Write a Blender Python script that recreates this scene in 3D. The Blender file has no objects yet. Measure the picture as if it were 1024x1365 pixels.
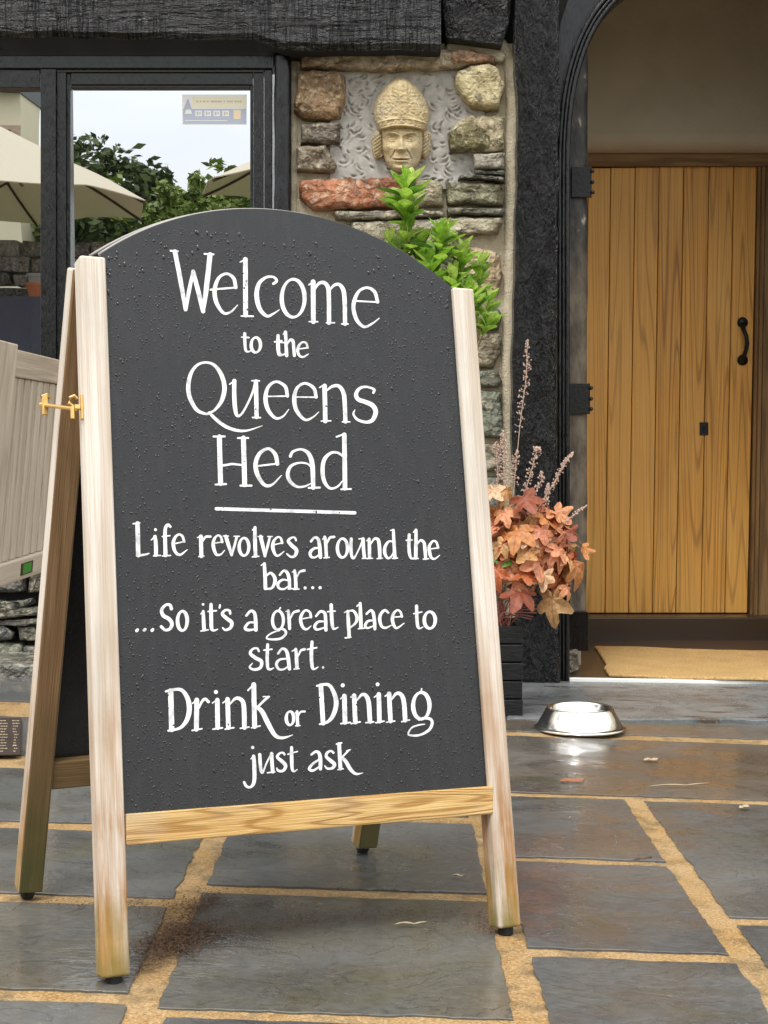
import bpy, bmesh, math, random
from mathutils import Vector, Matrix, noise
random.seed(7)
S = bpy.context.scene
COL = S.collection
R = math.radians

# ---------------------------------------------------------------- camera
FOC, CAMH, TILT, HZ = 1972.0, 0.90, 0.033, 595.0      # focal length in photo pixels, eye height, fall of the paving
PITCH = math.atan((682.5 - HZ) / FOC)
cam = bpy.data.cameras.new('camera'); camo = bpy.data.objects.new('camera', cam); COL.objects.link(camo)
camo.location = (0, 0, CAMH); camo.rotation_euler = (math.pi / 2 - PITCH, 0, 0)
cam.sensor_fit = 'VERTICAL'; cam.sensor_height = 24; cam.lens = 24 * FOC / 1365
cam.clip_start = 0.05; cam.clip_end = 500
S.camera = camo

# ---------------------------------------------------------------- sky and sun
SUN_EL, SUN_AZ = 58, 205          # soft light from high behind the camera
w = bpy.data.worlds.new('World'); S.world = w; w.use_nodes = True
wn = w.node_tree; wn.nodes.clear()
def WN(t, **k):
    n = wn.nodes.new(t)
    for a, b in k.items(): setattr(n, a, b)
    return n
sky = WN('ShaderNodeTexSky', sky_type='NISHITA', sun_disc=False, sun_elevation=R(SUN_EL), sun_rotation=R(SUN_AZ))
tcw = WN('ShaderNodeTexCoord'); mpw = WN('ShaderNodeMapping'); mpw.inputs['Scale'].default_value = (1.2, 1.2, 3.5)
nzw = WN('ShaderNodeTexNoise'); nzw.inputs['Scale'].default_value = 1.6; nzw.inputs['Detail'].default_value = 5
rpw = WN('ShaderNodeValToRGB'); rpw.color_ramp.elements[0].position = .3; rpw.color_ramp.elements[1].position = .72
rpw.color_ramp.elements[0].color = (7.6, 7.9, 8.2, 1); rpw.color_ramp.elements[1].color = (10.4, 10.2, 9.6, 1)
mxw = WN('ShaderNodeMix', data_type='RGBA'); mxw.inputs[0].default_value = .86
bgw = WN('ShaderNodeBackground'); bgw.inputs['Strength'].default_value = 0.13
ow = WN('ShaderNodeOutputWorld')
L = wn.links.new
L(tcw.outputs['Generated'], mpw.inputs[0]); L(mpw.outputs[0], nzw.inputs[0]); L(nzw.outputs[0], rpw.inputs[0])
sxw = WN('ShaderNodeSeparateXYZ'); mrw = WN('ShaderNodeMapRange'); mrw.inputs['To Min'].default_value = .62; mrw.inputs['To Max'].default_value = 1.75   # an overcast sky is brighter overhead
vmw = WN('ShaderNodeVectorMath', operation='SCALE'); L(tcw.outputs['Generated'], sxw.inputs[0]); L(sxw.outputs[2], mrw.inputs[0]); L(rpw.outputs[0], vmw.inputs[0]); L(mrw.outputs[0], vmw.inputs['Scale'])
L(sky.outputs[0], mxw.inputs[6]); L(vmw.outputs[0], mxw.inputs[7]); L(mxw.outputs[2], bgw.inputs[0]); L(bgw.outputs[0], ow.inputs[0])
sl = bpy.data.lights.new('sun', 'SUN'); sl.energy = 1.4; sl.angle = R(18); sl.color = (1, .96, .9)
so = bpy.data.objects.new('sun', sl); COL.objects.link(so)
az, el = R(SUN_AZ), R(SUN_EL)
sd = Vector((math.sin(az) * math.cos(el), math.cos(az) * math.cos(el), math.sin(el)))
so.rotation_euler = (-sd).to_track_quat('-Z', 'Y').to_euler()
S.view_settings.view_transform = 'Standard'; S.view_settings.look = 'None'
S.view_settings.exposure = 0.62; S.view_settings.gamma = 1; S.view_settings.use_curve_mapping = False

# ---------------------------------------------------------------- pixel <-> place
def ray(px, py):
    a = (px - 512) / FOC; b = -(py - 682.5) / FOC
    return Vector((a, math.cos(PITCH) + b * math.sin(PITCH), -math.sin(PITCH) + b * math.cos(PITCH)))
C0 = Vector((0, 0, CAMH))
def P(px, py, Y):                      # point on the upright plane at depth Y
    d = ray(px, py); return C0 + d * (Y / d.y)
def G(px, py, up=0.0):                 # point on the sloping paving
    d = ray(px, py); n = Vector((TILT, 0, 1)); t = -(C0.dot(n) - up) / d.dot(n); return C0 + d * t
def onplane(px, py, o, n):
    d = ray(px, py); t = (o - C0).dot(n) / d.dot(n); return C0 + d * t
def gz(x): return -TILT * x
FY, DY = 5.75, 7.05                    # front of the pub, plane of the oak door
GT = R(1.5); GP = P(200, 118, FY + .02)    # the panes lean a little
GN = Vector((0, -math.cos(GT), -math.sin(GT)))
def mirror(px, py, y):                 # where a thing seen in the window really stands
    d = ray(px, py).normalized(); h = onplane(px, py, GP, GN); r = d - 2 * d.dot(GN) * GN
    return h + r * ((y - h.y) / r.y)

# ---------------------------------------------------------------- objects
def wl(o):
    v = Vector((0, 0, 0))
    while o: v += o.location; o = o.parent
    return v
def empty(name, loc, label, cat, group=None):
    o = bpy.data.objects.new(name, None); COL.objects.link(o); o.location = loc; o.empty_display_size = .05
    o['label'] = label; o['category'] = cat
    if group: o['group'] = group
    return o
def tag(o, label=None, cat=None, group=None, kind=None):
    for k, v in (('label', label), ('category', cat), ('group', group), ('kind', kind)):
        if v: o[k] = v
    return o
def mk(name, V, F, m, parent=None, uv=None, smooth=False, color=None, bevel=0, origin=None, seg=2):
    me = bpy.data.meshes.new(name)
    base = wl(parent) if parent else Vector(origin or (0, 0, 0))
    me.from_pydata([tuple(Vector(v) - base) for v in V], [], F)
    if uv:
        l = me.uv_layers.new(name='UVMap'); k = 0
        for p, fuv in zip(me.polygons, uv):
            for q in range(p.loop_total): l.data[p.loop_start + q].uv = fuv[q]
    me.materials.append(m)
    if smooth: me.polygons.foreach_set('use_smooth', [True] * len(me.polygons))
    me.update()
    o = bpy.data.objects.new(name, me); COL.objects.link(o)
    if parent: o.parent = parent
    elif origin: o.location = origin
    if color: o.color = (*color, 1)
    if bevel:
        b = o.modifiers.new('bevel', 'BEVEL'); b.width = bevel; b.segments = seg; b.limit_method = 'ANGLE'; b.angle_limit = R(40)
    return o
class MB:
    def __init__(s): s.V = []; s.F = []; s.U = []
    def add(s, V, F, U=None):
        n = len(s.V); s.V += [Vector(v) for v in V]; s.F += [tuple(i + n for i in f) for f in F]
        s.U += U if U else [[(s.V[n + i - 0].x if 0 else V[i][0], V[i][2]) for i in f] for f in F]
    def beam(s, A, B, wd, w_, dd, d_, w2=None, d2=None):      # a bar from A to B
        A, B, wd, dd = Vector(A), Vector(B), Vector(wd).normalized(), Vector(dd).normalized()
        w2 = w2 or w_; d2 = d2 or d_
        V = []
        for Q, a, b in ((A, w_, d_), (B, w2, d2)):
            for i, j in ((-1, -1), (1, -1), (1, 1), (-1, 1)): V.append(Q + wd * (i * a / 2) + dd * (j * b / 2))
        F = [(0, 1, 5, 4), (1, 2, 6, 5), (2, 3, 7, 6), (3, 0, 4, 7), (3, 2, 1, 0), (4, 5, 6, 7)]
        if wd.cross(dd).dot(B - A) < 0: F = [tuple(reversed(f)) for f in F]
        H = (B - A).length; U = []
        n = len(s.V); off = random.random() * 7
        for k, f in enumerate(F):
            u = []
            for i in f:
                q = V[i] - A; u.append((q.dot(wd) + q.dot(dd) * .97 + off if k < 4 else q.dot(wd) + off, q.dot(B - A) / H + off if k < 4 else q.dot(dd) * .3 + off))
            U.append(u)
        s.add(V, F, U)
    def tube(s, pts, r, n=8, cap=True):
        pts = [Vector(p) for p in pts]; V = []; F = []
        rs = r if isinstance(r, (list, tuple)) else [r] * len(pts)
        up = Vector((.13, .21, .97))
        for k, p in enumerate(pts):
            t = (pts[min(k + 1, len(pts) - 1)] - pts[max(k - 1, 0)]).normalized()
            a = t.cross(up)
            if a.length < .1: a = t.cross(Vector((1, 0, 0)))
            a.normalize(); b = t.cross(a)
            for i in range(n): V.append(p + (a * math.cos(i * 2 * math.pi / n) + b * math.sin(i * 2 * math.pi / n)) * rs[k])
        for k in range(len(pts) - 1):
            for i in range(n):
                j = (i + 1) % n; F.append((k * n + i, k * n + n + i, k * n + n + j, k * n + j))
        if cap: F.append(tuple(range(n))); F.append(tuple(reversed(range((len(pts) - 1) * n, len(pts) * n))))
        s.add(V, F)
    def lathe(s, c, prof, n=48):
        V = []; F = []; c = Vector(c)
        for r, z in prof:
            for i in range(n): V.append(c + Vector((r * math.cos(i * 2 * math.pi / n), r * math.sin(i * 2 * math.pi / n), z)))
        for k in range(len(prof) - 1):
            for i in range(n):
                j = (i + 1) % n; F.append((k * n + i, k * n + j, k * n + n + j, k * n + n + i))
        s.add(V, F)
    def prism(s, poly, back):            # poly faces the camera, pushed back by the vector
        n = len(poly); back = Vector(back); V = [Vector(p) for p in poly] + [Vector(p) + back for p in poly]
        nr = Vector((0, 0, 0))
        for i in range(n): nr += (V[i]).cross(V[(i + 1) % n])
        F = [tuple(range(n)), tuple(range(2 * n - 1, n - 1, -1))] + [(i, i + n, (i + 1) % n + n, (i + 1) % n) for i in range(n)]
        if nr.dot(back) > 0: F = [tuple(reversed(f)) for f in F]
        s.add(V, F)
    def make(s, name, m, parent=None, **k): return mk(name, s.V, s.F, m, parent, uv=s.U, **k)
def box(x0, x1, y0, y1, z0, z1):
    V = [(x, y, z) for z in (z0, z1) for y in (y0, y1) for x in (x0, x1)]
    return V, [(0, 1, 5, 4), (1, 3, 7, 5), (3, 2, 6, 7), (2, 0, 4, 6), (4, 5, 7, 6), (2, 3, 1, 0)]
def pxrect(x0, y0, x1, y1, Y, depth, name, m, parent, bevel=.003, **k):
    b = MB(); b.prism([P(x0, y0, Y), P(x1, y0, Y), P(x1, y1, Y), P(x0, y1, Y)], (0, depth, 0))
    return b.make(name, m, parent, bevel=bevel, **k)
def pxpoly(pts, Y, depth, name, m, parent, bevel=.003, **k):
    b = MB(); b.prism([P(x, y, Y) for x, y in pts], (0, depth, 0)); return b.make(name, m, parent, bevel=bevel, **k)

# ---------------------------------------------------------------- materials
class NT:
    def __init__(s, name, rough=.6, spec=.5, color=(.5, .5, .5)):
        s.m = bpy.data.materials.new(name); s.m.use_nodes = True; s.t = s.m.node_tree
        s.b = s.t.nodes['Principled BSDF']; s.b.inputs['Roughness'].default_value = rough
        s.b.inputs['Specular IOR Level'].default_value = spec; s.b.inputs['Base Color'].default_value = (*color, 1)
        s.out = s.t.nodes['Material Output']
        s.tc = s.n('ShaderNodeTexCoord'); s.oi = s.n('ShaderNodeObjectInfo')
    def n(s, t, **k):
        x = s.t.nodes.new(t)
        for a, b in k.items(): setattr(x, a, b)
        return x
    def l(s, a, b): s.t.links.new(a, b)
    def vec(s, space='Object', scale=(1, 1, 1), rnd=True):
        mp = s.n('ShaderNodeMapping'); mp.inputs['Scale'].default_value = scale; s.l(s.tc.outputs[space], mp.inputs[0])
        if rnd:
            m = s.n('ShaderNodeMath', operation='MULTIPLY'); m.inputs[1].default_value = 37.0; s.l(s.oi.outputs['Random'], m.inputs[0])
            c = s.n('ShaderNodeCombineXYZ'); s.l(m.outputs[0], c.inputs[0]); s.l(m.outputs[0], c.inputs[1]); s.l(m.outputs[0], c.inputs[2])
            s.l(c.outputs[0], mp.inputs['Location'])
        return mp.outputs[0]
    def noise(s, vec, scale=5, detail=4, rough=.55, dist=0):
        n = s.n('ShaderNodeTexNoise'); n.inputs['Scale'].default_value = scale; n.inputs['Detail'].default_value = detail
        n.inputs['Roughness'].default_value = rough; n.inputs['Distortion'].default_value = dist; s.l(vec, n.inputs['Vector']); return n.outputs[0]
    def voro(s, vec, scale=5, feature='F1', out=0, rnd=1.0):
        n = s.n('ShaderNodeTexVoronoi', feature=feature); n.inputs['Scale'].default_value = scale; n.inputs['Randomness'].default_value = rnd
        s.l(vec, n.inputs['Vector']); return n.outputs[out]
    def ramp(s, f, st):
        r = s.n('ShaderNodeValToRGB'); e = r.color_ramp.elements
        while len(e) < len(st): e.new(.5)
        for q, (p, c) in zip(e, st):
            q.position = p; q.color = (*c, 1) if isinstance(c, tuple) else (c, c, c, 1)
        s.l(f, r.inputs[0]); return r.outputs[0]
    def math(s, op, a, b=0.0):
        m = s.n('ShaderNodeMath', operation=op)
        for i, v in enumerate((a, b)):
            if isinstance(v, (int, float)): m.inputs[i].default_value = v
            else: s.l(v, m.inputs[i])
        return m.outputs[0]
    def mix(s, f, a, b, blend='MIX'):
        m = s.n('ShaderNodeMix', data_type='RGBA', blend_type=blend)
        for i, v in ((0, f), (6, a), (7, b)):
            if isinstance(v, (int, float)): m.inputs[i].default_value = v
            elif isinstance(v, tuple): m.inputs[i].default_value = (*v, 1)
            else: s.l(v, m.inputs[i])
        return m.outputs[2]
    def color(s, c): s.l(c, s.b.inputs['Base Color']) if not isinstance(c, tuple) else None; return s
    def rough(s, f, lo, hi):
        m = s.n('ShaderNodeMapRange'); m.inputs['To Min'].default_value = lo; m.inputs['To Max'].default_value = hi
        s.l(f, m.inputs[0]); s.l(m.outputs[0], s.b.inputs['Roughness']); return s
    def bump(s, h, dist=.003, strength=1.0, prev=None):
        b = s.n('ShaderNodeBump'); b.inputs['Distance'].default_value = dist; b.inputs['Strength'].default_value = strength
        s.l(h, b.inputs['Height'])
        if prev: s.l(prev, b.inputs['Normal'])
        s.l(b.outputs[0], s.b.inputs['Normal']); return b.outputs[0]

def wood(name, c0, c1, grain, K=9, gs=(9, 1.1), rough=(.5, .75), contrast=.6, bump=.0012, dirt=None, spec=.4, fib=.5, det=2, dst=.3, lw=1.0, knots=0, vary=0):
    n = NT(name, spec=spec); v = n.vec('UV', (gs[0], gs[1], 1)); 
    f = n.noise(v, 1.0, det, .5, dst)
    k = n.math('MULTIPLY', f, K * 6.283); k = n.math('SINE', k); k = n.math('ADD', n.math('MULTIPLY', k, .5), .5)
    line = n.ramp(k, [(0, 1.0), (.22 * lw, .35), (.6 * lw, 0.0)])
    v2 = n.vec('UV', (gs[0] * 28, gs[1] * 5, 1)); fb = n.noise(v2, 1, 3, .6)
    big = n.noise(n.vec('UV', (3.5, 1.5, 1)), 1, 3)
    base = n.mix(big, c0, c1); base = n.mix(n.math('MULTIPLY', n.ramp(fb, [(.35, 1.0), (.65, 0.0)]), fib), base, grain)
    base = n.mix(n.math('MULTIPLY', line, contrast), base, grain)
    if vary:
        base = n.mix(n.math('MULTIPLY', n.oi.outputs['Random'], .32), base, (.90, .50, .12)); wr = n.noise(n.vec('UV', (2.2, .9, 1)), 1, 5, .6); base = n.mix(n.math('MULTIPLY', n.ramp(wr, [(.42, 0.0), (.66, 1.0)]), .38), base, (.88, .52, .15))
    if knots:
        kn = n.voro(n.vec('UV', (9, 2.6, 1)), 1.0); base = n.mix(n.ramp(kn, [(.05, 1.0), (.085, .45), (.16, 0.0)]), base, grain)
        gr_ = n.noise(n.vec('UV', (5, 2.2, 1)), 1, 5, .65); base = n.mix(n.math('MULTIPLY', n.ramp(gr_, [(.48, 0.0), (.62, 1.0)]), .35), base, (.42, .40, .34))
        ck = n.noise(n.vec('UV', (75, 1.7, 1)), 1, 3, .55); base = n.mix(n.ramp(ck, [(.655, 0.0), (.69, .75)]), base, (.16, .10, .06))
    if dirt: base = dirt(n, base)
    n.color(base); n.rough(fb, *rough)
    h = n.math('ADD', n.math('MULTIPLY', line, -.7), fb); n.bump(h, bump)
    return n
def zfade(n, z0, z1, nz=.12, sc=9):          # 1 near z0, 0 above z1, ragged (world height)
    g = n.n('ShaderNodeNewGeometry'); sx = n.n('ShaderNodeSeparateXYZ'); n.l(g.outputs['Position'], sx.inputs[0])
    w_ = n.noise(g.outputs['Position'], sc, 4); h = n.math('ADD', sx.outputs[2], n.math('MULTIPLY', n.math('SUBTRACT', w_, .5), nz * 2.2))
    m = n.n('ShaderNodeMapRange'); m.inputs['From Min'].default_value = z0; m.inputs['From Max'].default_value = z1
    m.inputs['To Min'].default_value = 1; m.inputs['To Max'].default_value = 0; n.l(h, m.inputs[0]); return m.outputs[0]
def algae(n, base):                            # damp feet: tan stain, bare pale flakes and green moss
    st_ = n.ramp(n.noise(n.vec('UV', (55, 4, 1)), 1, 4, .65), [(.40, 1.0), (.60, .25)]); f = zfade(n, .14, .60, .18); base = n.mix(n.math('MULTIPLY', f, st_), base, (.34, .155, .04))
    f3 = zfade(n, .0, .2, .12, 11); base = n.mix(n.math('MULTIPLY', f3, n.ramp(n.noise(n.vec('UV', (30, 3, 1)), 1, 3), [(.5, 0.0), (.62, .8)])), base, (.44, .25, .07))
    f2 = zfade(n, -.01, .17, .14, 16); return n.mix(n.math('MULTIPLY', f2, n.ramp(n.noise(n.vec('UV', (40, 5, 1)), 1, 4), [(.38, .15), (.6, .85)])), base, (.14, .12, .015))
M = {}
M['post'] = wood('weathered_pine', (.64, .57, .49), (.80, .76, .70), (.42, .31, .21), K=3, gs=(16, 1.0), contrast=.48, fib=.6, knots=1, dirt=algae).m
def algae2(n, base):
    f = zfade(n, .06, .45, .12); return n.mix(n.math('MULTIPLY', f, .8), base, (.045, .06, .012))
M['post_back'] = wood('damp_shaded_pine', (.30, .17, .075), (.42, .27, .14), (.16, .085, .035), K=3, gs=(14, 1.2), contrast=.5, dirt=algae2).m  # brown for damp wood, with the shade of the inner faces mixed in
M['rail'] = wood('wet_larch', (.62, .34, .08), (.82, .68, .36), (.33, .16, .03), K=14, gs=(20, 1.3), contrast=.85, fib=.8, knots=1, rough=(.3, .55)).m
M['oak'] = wood('oiled_oak', (.76, .35, .06), (.88, .48, .11), (.25, .09, .015), K=13, gs=(8.5, .30), contrast=.72, rough=(.35, .55), bump=.0008, fib=.55, det=1, dst=.25, lw=.42, vary=1).m
M['oak_frame'] = wood('oak_frame', (.25, .14, .05), (.36, .22, .09), (.10, .05, .02), K=4, gs=(14, 1), contrast=.6).m
M['dark_sill'] = wood('dark_worn_oak', (.05, .03, .016), (.10, .062, .035), (.02, .012, .008), K=4, gs=(10, 1), contrast=.5, rough=(.2, .45)).m
M['teak'] = wood('silvered_teak', (.50, .42, .33), (.62, .56, .46), (.30, .23, .16), K=3, gs=(14, 1.2), contrast=.45).m

def black_timber(name, sc, amp=.006, rough=(.18, .42), saw=0, spec=.34):
    n = NT(name, spec=spec); v = n.vec('Object', sc, rnd=False)
    a = n.noise(v, 1, 5, .62); b = n.noise(v, 3.1, 3, .6)
    h = n.math('ADD', a, n.math('MULTIPLY', b, .35))
    if saw:
        s1 = n.noise(n.vec('Object', (75, 4, 5), rnd=False), 1, 2, .5); s1 = n.ramp(s1, [(.38, 0.0), (.5, 1.0)])
        s2 = n.noise(n.vec('Object', (7, 4, 60), rnd=False), 1, 3, .6)
        ms = n.ramp(n.noise(n.vec('Object', (1.6, 1, 2), rnd=False), 1, 2), [(.42, 0.0), (.58, 1.0)]); s3 = n.noise(n.vec('Object', (3.5, 4, 26), rnd=False), 1, 4, .65, .8)
        h = n.math('ADD', n.math('MULTIPLY', h, .45), n.math('ADD', n.math('MULTIPLY', s1, n.math('ADD', n.math('MULTIPLY', ms, .30), .06)), n.math('ADD', n.math('MULTIPLY', s2, .25), n.math('MULTIPLY', s3, .55))))
    n.color(n.ramp(b, [(.3, (.003, .0031, .0033)), (.7, (.009, .0092, .0098))])); n.rough(a, *rough); n.bump(h, amp); return n.m
M['black_post'] = black_timber('rough_black_timber', (62, 30, 20), .055, (.05, .20), spec=.45)
M['black_beam'] = black_timber('sawn_black_timber', (20, 20, 30), .045, (.10, .28), saw=1, spec=.45)
M['black_gloss'] = black_timber('black_window_paint', (60, 60, 12), .0045, (.08, .24), spec=.42)
M['black_end'] = black_timber('black_beam_end', (24, 24, 24), .055, (.12, .3), spec=.5)
n = NT('worn_dark_jamb', spec=.4); v = n.vec('Object', (22, 22, 9), False); a = n.noise(v, 1, 6, .65)
zf = zfade(n, 1.55, 1.75, .05)
c = n.mix(zf, n.ramp(a, [(.45, (.022, .022, .022)), (.62, (.06, .055, .048)), (.7, (.35, .31, .26))]), n.ramp(a, [(.35, (.055, .042, .03)), (.6, (.17, .135, .095))]))
n.color(c); n.rough(a, .35, .7); n.bump(a, .006); M['jamb'] = n.m

def stone_mat(name, amp=.020, wet=(.45, .8), sc=1.0):
    n = NT(name, spec=.45); v = n.vec('Object', (sc, sc, sc)); a = n.noise(v, 9, 6, .62); b = n.noise(v, 38, 5, .65); s_ = n.noise(n.vec('Object', (6, 6, 34)), 1, 4)
    col = n.oi.outputs['Color']; d = n.mix(1.0, col, (.42, .36, .30), 'MULTIPLY'); li = n.mix(.5, col, (.78, .70, .50))
    c = n.mix(n.ramp(a, [(.36, 0.0), (.6, 1.0)]), d, col); c = n.mix(n.math('MULTIPLY', n.ramp(b, [(.5, 0.0), (.68, 1.0)]), .75), c, li)
    c = n.mix(n.math('MULTIPLY', n.ramp(n.noise(v, 22, 5, .7), [(.56, 0.0), (.63, 1.0)]), .7), c, (.06, .05, .035))
    n.color(c); n.rough(b, *wet); dv = n.n('ShaderNodeVectorMath', operation='ADD'); n.l(v, dv.inputs[0]); nv_ = n.n('ShaderNodeTexNoise'); nv_.inputs['Scale'].default_value = 14; n.l(v, nv_.inputs[0]); sv_ = n.n('ShaderNodeVectorMath', operation='SCALE'); sv_.inputs['Scale'].default_value = .12; n.l(nv_.outputs[1], sv_.inputs[0]); n.l(sv_.outputs[0], dv.inputs[1])
    vf = n.voro(dv.outputs[0], 17); vg = n.voro(dv.outputs[0], 48)
    h = n.math('ADD', n.math('ADD', a, n.math('MULTIPLY', b, .45)), n.math('ADD', n.math('MULTIPLY', s_, .45), n.math('ADD', n.math('MULTIPLY', vf, .9), n.math('MULTIPLY', vg, .3)))); n.bump(h, amp); return n.m
M['stone'] = stone_mat('fieldstone'); M['slate'] = stone_mat('wall_slate', .02, (.3, .55))
n = NT('lime_mortar', .85, .2); v = n.vec('Object', rnd=False); a = n.noise(v, 24, 6, .65); b = n.noise(v, 4, 3)
n.color(n.mix(b, n.ramp(a, [(.3, (.46, .38, .25)), (.6, (.66, .57, .41))]), n.ramp(a, [(.3, (.50, .43, .31)), (.6, (.66, .59, .46))]))); n.bump(n.math('ADD', a, n.noise(v, 150, 2)), .006); M['mortar'] = n.m
n = NT('niche_render', .8, .3); v = n.vec('Object', rnd=False); a = n.noise(v, 30, 5, .6)
n.color(n.ramp(a, [(.3, (.29, .27, .245)), (.65, (.44, .42, .385))])); n.bump(a, .003); M['niche'] = n.m
n = NT('carved_sandstone', .85, .25); v = n.vec('Object', rnd=False); a = n.noise(v, 40, 5, .65); b = n.noise(v, 9, 4)
n.color(n.mix(n.math('MULTIPLY', n.ramp(b, [(.45, 0.0), (.7, 1.0)]), .5), n.ramp(a, [(.32, (.38, .29, .155)), (.5, (.56, .44, .25)), (.68, (.64, .52, .32))]), (.40, .37, .30))); n.bump(n.math('ADD', a, n.noise(v, 160, 3)), .0045); M['head'] = n.m
n = NT('porch_plaster', .85, .2); v = n.vec('Object', rnd=False); a = n.noise(v, 5, 5, .5)
n.color(n.ramp(a, [(.3, (.43, .38, .30)), (.7, (.50, .445, .36))])); n.bump(n.noise(v, 18, 4), .004); M['plaster'] = n.m

# wet riven slabs: damp stone, puddled here and there
n = NT('wet_slate_slab', spec=.5); g = n.n('ShaderNodeNewGeometry'); pos = g.outputs['Position']
mp = n.n('ShaderNodeMapping'); mp.inputs['Scale'].default_value = (1, 1.4, 1); n.l(pos, mp.inputs[0]); v = mp.outputs[0]
a = n.noise(v, 5, 6, .6, .4); b = n.noise(v, 55, 5, .65); w1 = n.noise(v, 3.2, 5, .6, .6); fine = n.noise(v, 260, 2)
col = n.oi.outputs['Color']; c = n.mix(n.ramp(a, [(.35, 0.0), (.65, .8)]), col, n.mix(1.0, col, (1.18, 1.06, .86), 'MULTIPLY'))
c = n.mix(n.ramp(b, [(.35, .65), (.6, 0.0)]), c, n.mix(1.0, c, (.55, .55, .55), 'MULTIPLY'))
al = n.math('MULTIPLY', n.ramp(n.noise(v, 2.1, 5, .6, 1.2), [(.56, 0.0), (.70, 1.0)]), .45); c = n.mix(al, c, (.075, .068, .014)); tq = n.noise(v, 3.4, 5, .55, .9); tr = n.math('FRACT', n.math('MULTIPLY', tq, 9.0)); c = n.mix(n.math('MULTIPLY', n.ramp(tr, [(.0, 1.0), (.07, 0.0)]), .55), c, (.035, .034, .032)); c = n.mix(n.math('MULTIPLY', n.ramp(n.noise(v, 1.3, 4), [(.45, 0.0), (.62, 1.0)]), .28), c, (.20, .20, .195))
sp = n.voro(v, 95); c = n.mix(n.ramp(sp, [(.045, .85), (.08, 0.0)]), c, (.48, .46, .40))
n.color(c); wet = n.ramp(w1, [(.40, 0.0), (.56, 1.0)])
n.rough(n.math('ADD', n.math('MULTIPLY', wet, .72), n.math('MULTIPLY', b, .28)), .16, .5)
n.b.inputs['Coat IOR'].default_value = 1.45; n.l(n.math('SUBTRACT', 1.0, n.math('MULTIPLY', wet, .72)), n.b.inputs['Coat Weight']); n.b.inputs['Coat Roughness'].default_value = .045
cb = n.n('ShaderNodeBump'); cb.inputs['Distance'].default_value = .0016; n.l(n.noise(v, 16, 4, .6), cb.inputs['Height']); n.l(cb.outputs[0], n.b.inputs['Coat Normal'])
h = n.math('ADD', n.math('ADD', n.math('MULTIPLY', a, 1.0), n.math('MULTIPLY', n.ramp(tr, [(0, 0.0), (.12, 1.0)]), .35)), n.math('ADD', n.math('MULTIPLY', b, n.math('ADD', n.math('MULTIPLY', wet, .35), .07)), n.math('MULTIPLY', fine, .03))); n.bump(h, .0035)
M['slab'] = n.m
n = NT('sandy_joint', spec=.35); g = n.n('ShaderNodeNewGeometry'); v = g.outputs['Position']; a = n.noise(v, 190, 4, .75); b = n.noise(v, 7, 4)
c = n.mix(n.ramp(b, [(.35, 0.0), (.68, .85)]), n.ramp(a, [(.34, (.19, .10, .032)), (.5, (.35, .21, .08)), (.66, (.56, .37, .17))]), n.ramp(a, [(.3, (.24, .15, .07)), (.65, (.50, .36, .20))]))
c = n.mix(n.math('MULTIPLY', n.ramp(n.noise(v, 13, 5, .65), [(.50, 0.0), (.64, 1.0)]), .6), c, (.10, .075, .04)); n.color(c); n.rough(b, .3, .7); n.bump(n.math('ADD', a, n.noise(v, 24, 4)), .003); M['joint'] = n.m
n = NT('worn_doorstep', spec=.5); g = n.n('ShaderNodeNewGeometry'); v = g.outputs['Position']; a = n.noise(v, 7, 6, .65, .6); b = n.noise(v, 60, 4)
mp = n.n('ShaderNodeMapping'); mp.inputs['Scale'].default_value = (5, 22, 5); n.l(v, mp.inputs[0]); st = n.noise(mp.outputs[0], 1, 5, .65)
n.color(n.mix(n.ramp(st, [(.56, 0.0), (.63, 1.0)]), n.ramp(a, [(.3, (.09, .10, .105)), (.65, (.21, .22, .22))]), (.075, .055, .04))); n.rough(a, .12, .45); n.bump(n.math('ADD', a, n.math('MULTIPLY', b, .3)), .006); M['step'] = n.m

# blackboard: film of water with a mist of fine drops
n = NT('wet_blackboard', spec=.40); v = n.vec('Object', rnd=False)
d1 = n.voro(v, 300); d2 = n.voro(v, 480); m1 = n.noise(v, 14, 4, .6); m2 = n.noise(n.vec('Object', (60, 60, 6), False), 1, 3)
dots = n.ramp(d1, [(.18, 1.0), (.30, 0.0)]); dots2 = n.ramp(d2, [(.20, 1.0), (.34, 0.0)])
msk = n.ramp(m1, [(.42, 0.0), (.60, 1.0)]); dd = n.math('MAXIMUM', n.math('MULTIPLY', dots, msk), n.math('MULTIPLY', dots2, .7))
base = n.mix(n.noise(v, 3, 4), (.013, .0135, .015), (.026, .027, .029)); base = n.mix(n.math('MULTIPLY', n.ramp(m2, [(.35, 1.0), (.5, 0.0)]), .3), base, (.035, .035, .037))
n.color(n.mix(dd, base, (.006, .006, .007))); n.rough(n.math('ADD', n.math('MULTIPLY', dd, .75), n.math('MULTIPLY', n.noise(n.vec('Object', (9, 9, 3), False), 1, 5, .6), .32)), .40, .06); n.bump(dd, .00025); M['board'] = n.m
M['board_edge'] = NT('board_edge', .5, .4, (.33, .31, .29)).m
n = NT('raindrop', .03, .6, (.004, .004, .005)); M['drop'] = n.m
n = NT('white_sign_paint', .5, .4); v = n.vec('Object', rnd=False); a = n.noise(v, 55, 4)
n.color(n.ramp(a, [(.34, (.50, .51, .53)), (.48, (.74, .745, .75)), (.62, (.86, .86, .85))])); M['chalk'] = n.m
n = NT('window_glass', .02, .8, (.006, .007, .008)); gl = n.n('ShaderNodeBsdfGlossy'); gl.inputs['Roughness'].default_value = .004; gl.inputs['Color'].default_value = (.97, .98, 1, 1)
mx = n.n('ShaderNodeMixShader'); mx.inputs[0].default_value = .72; n.l(n.b.outputs[0], mx.inputs[1]); n.l(gl.outputs[0], mx.inputs[2]); n.l(mx.outputs[0], n.out.inputs[0])
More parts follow.
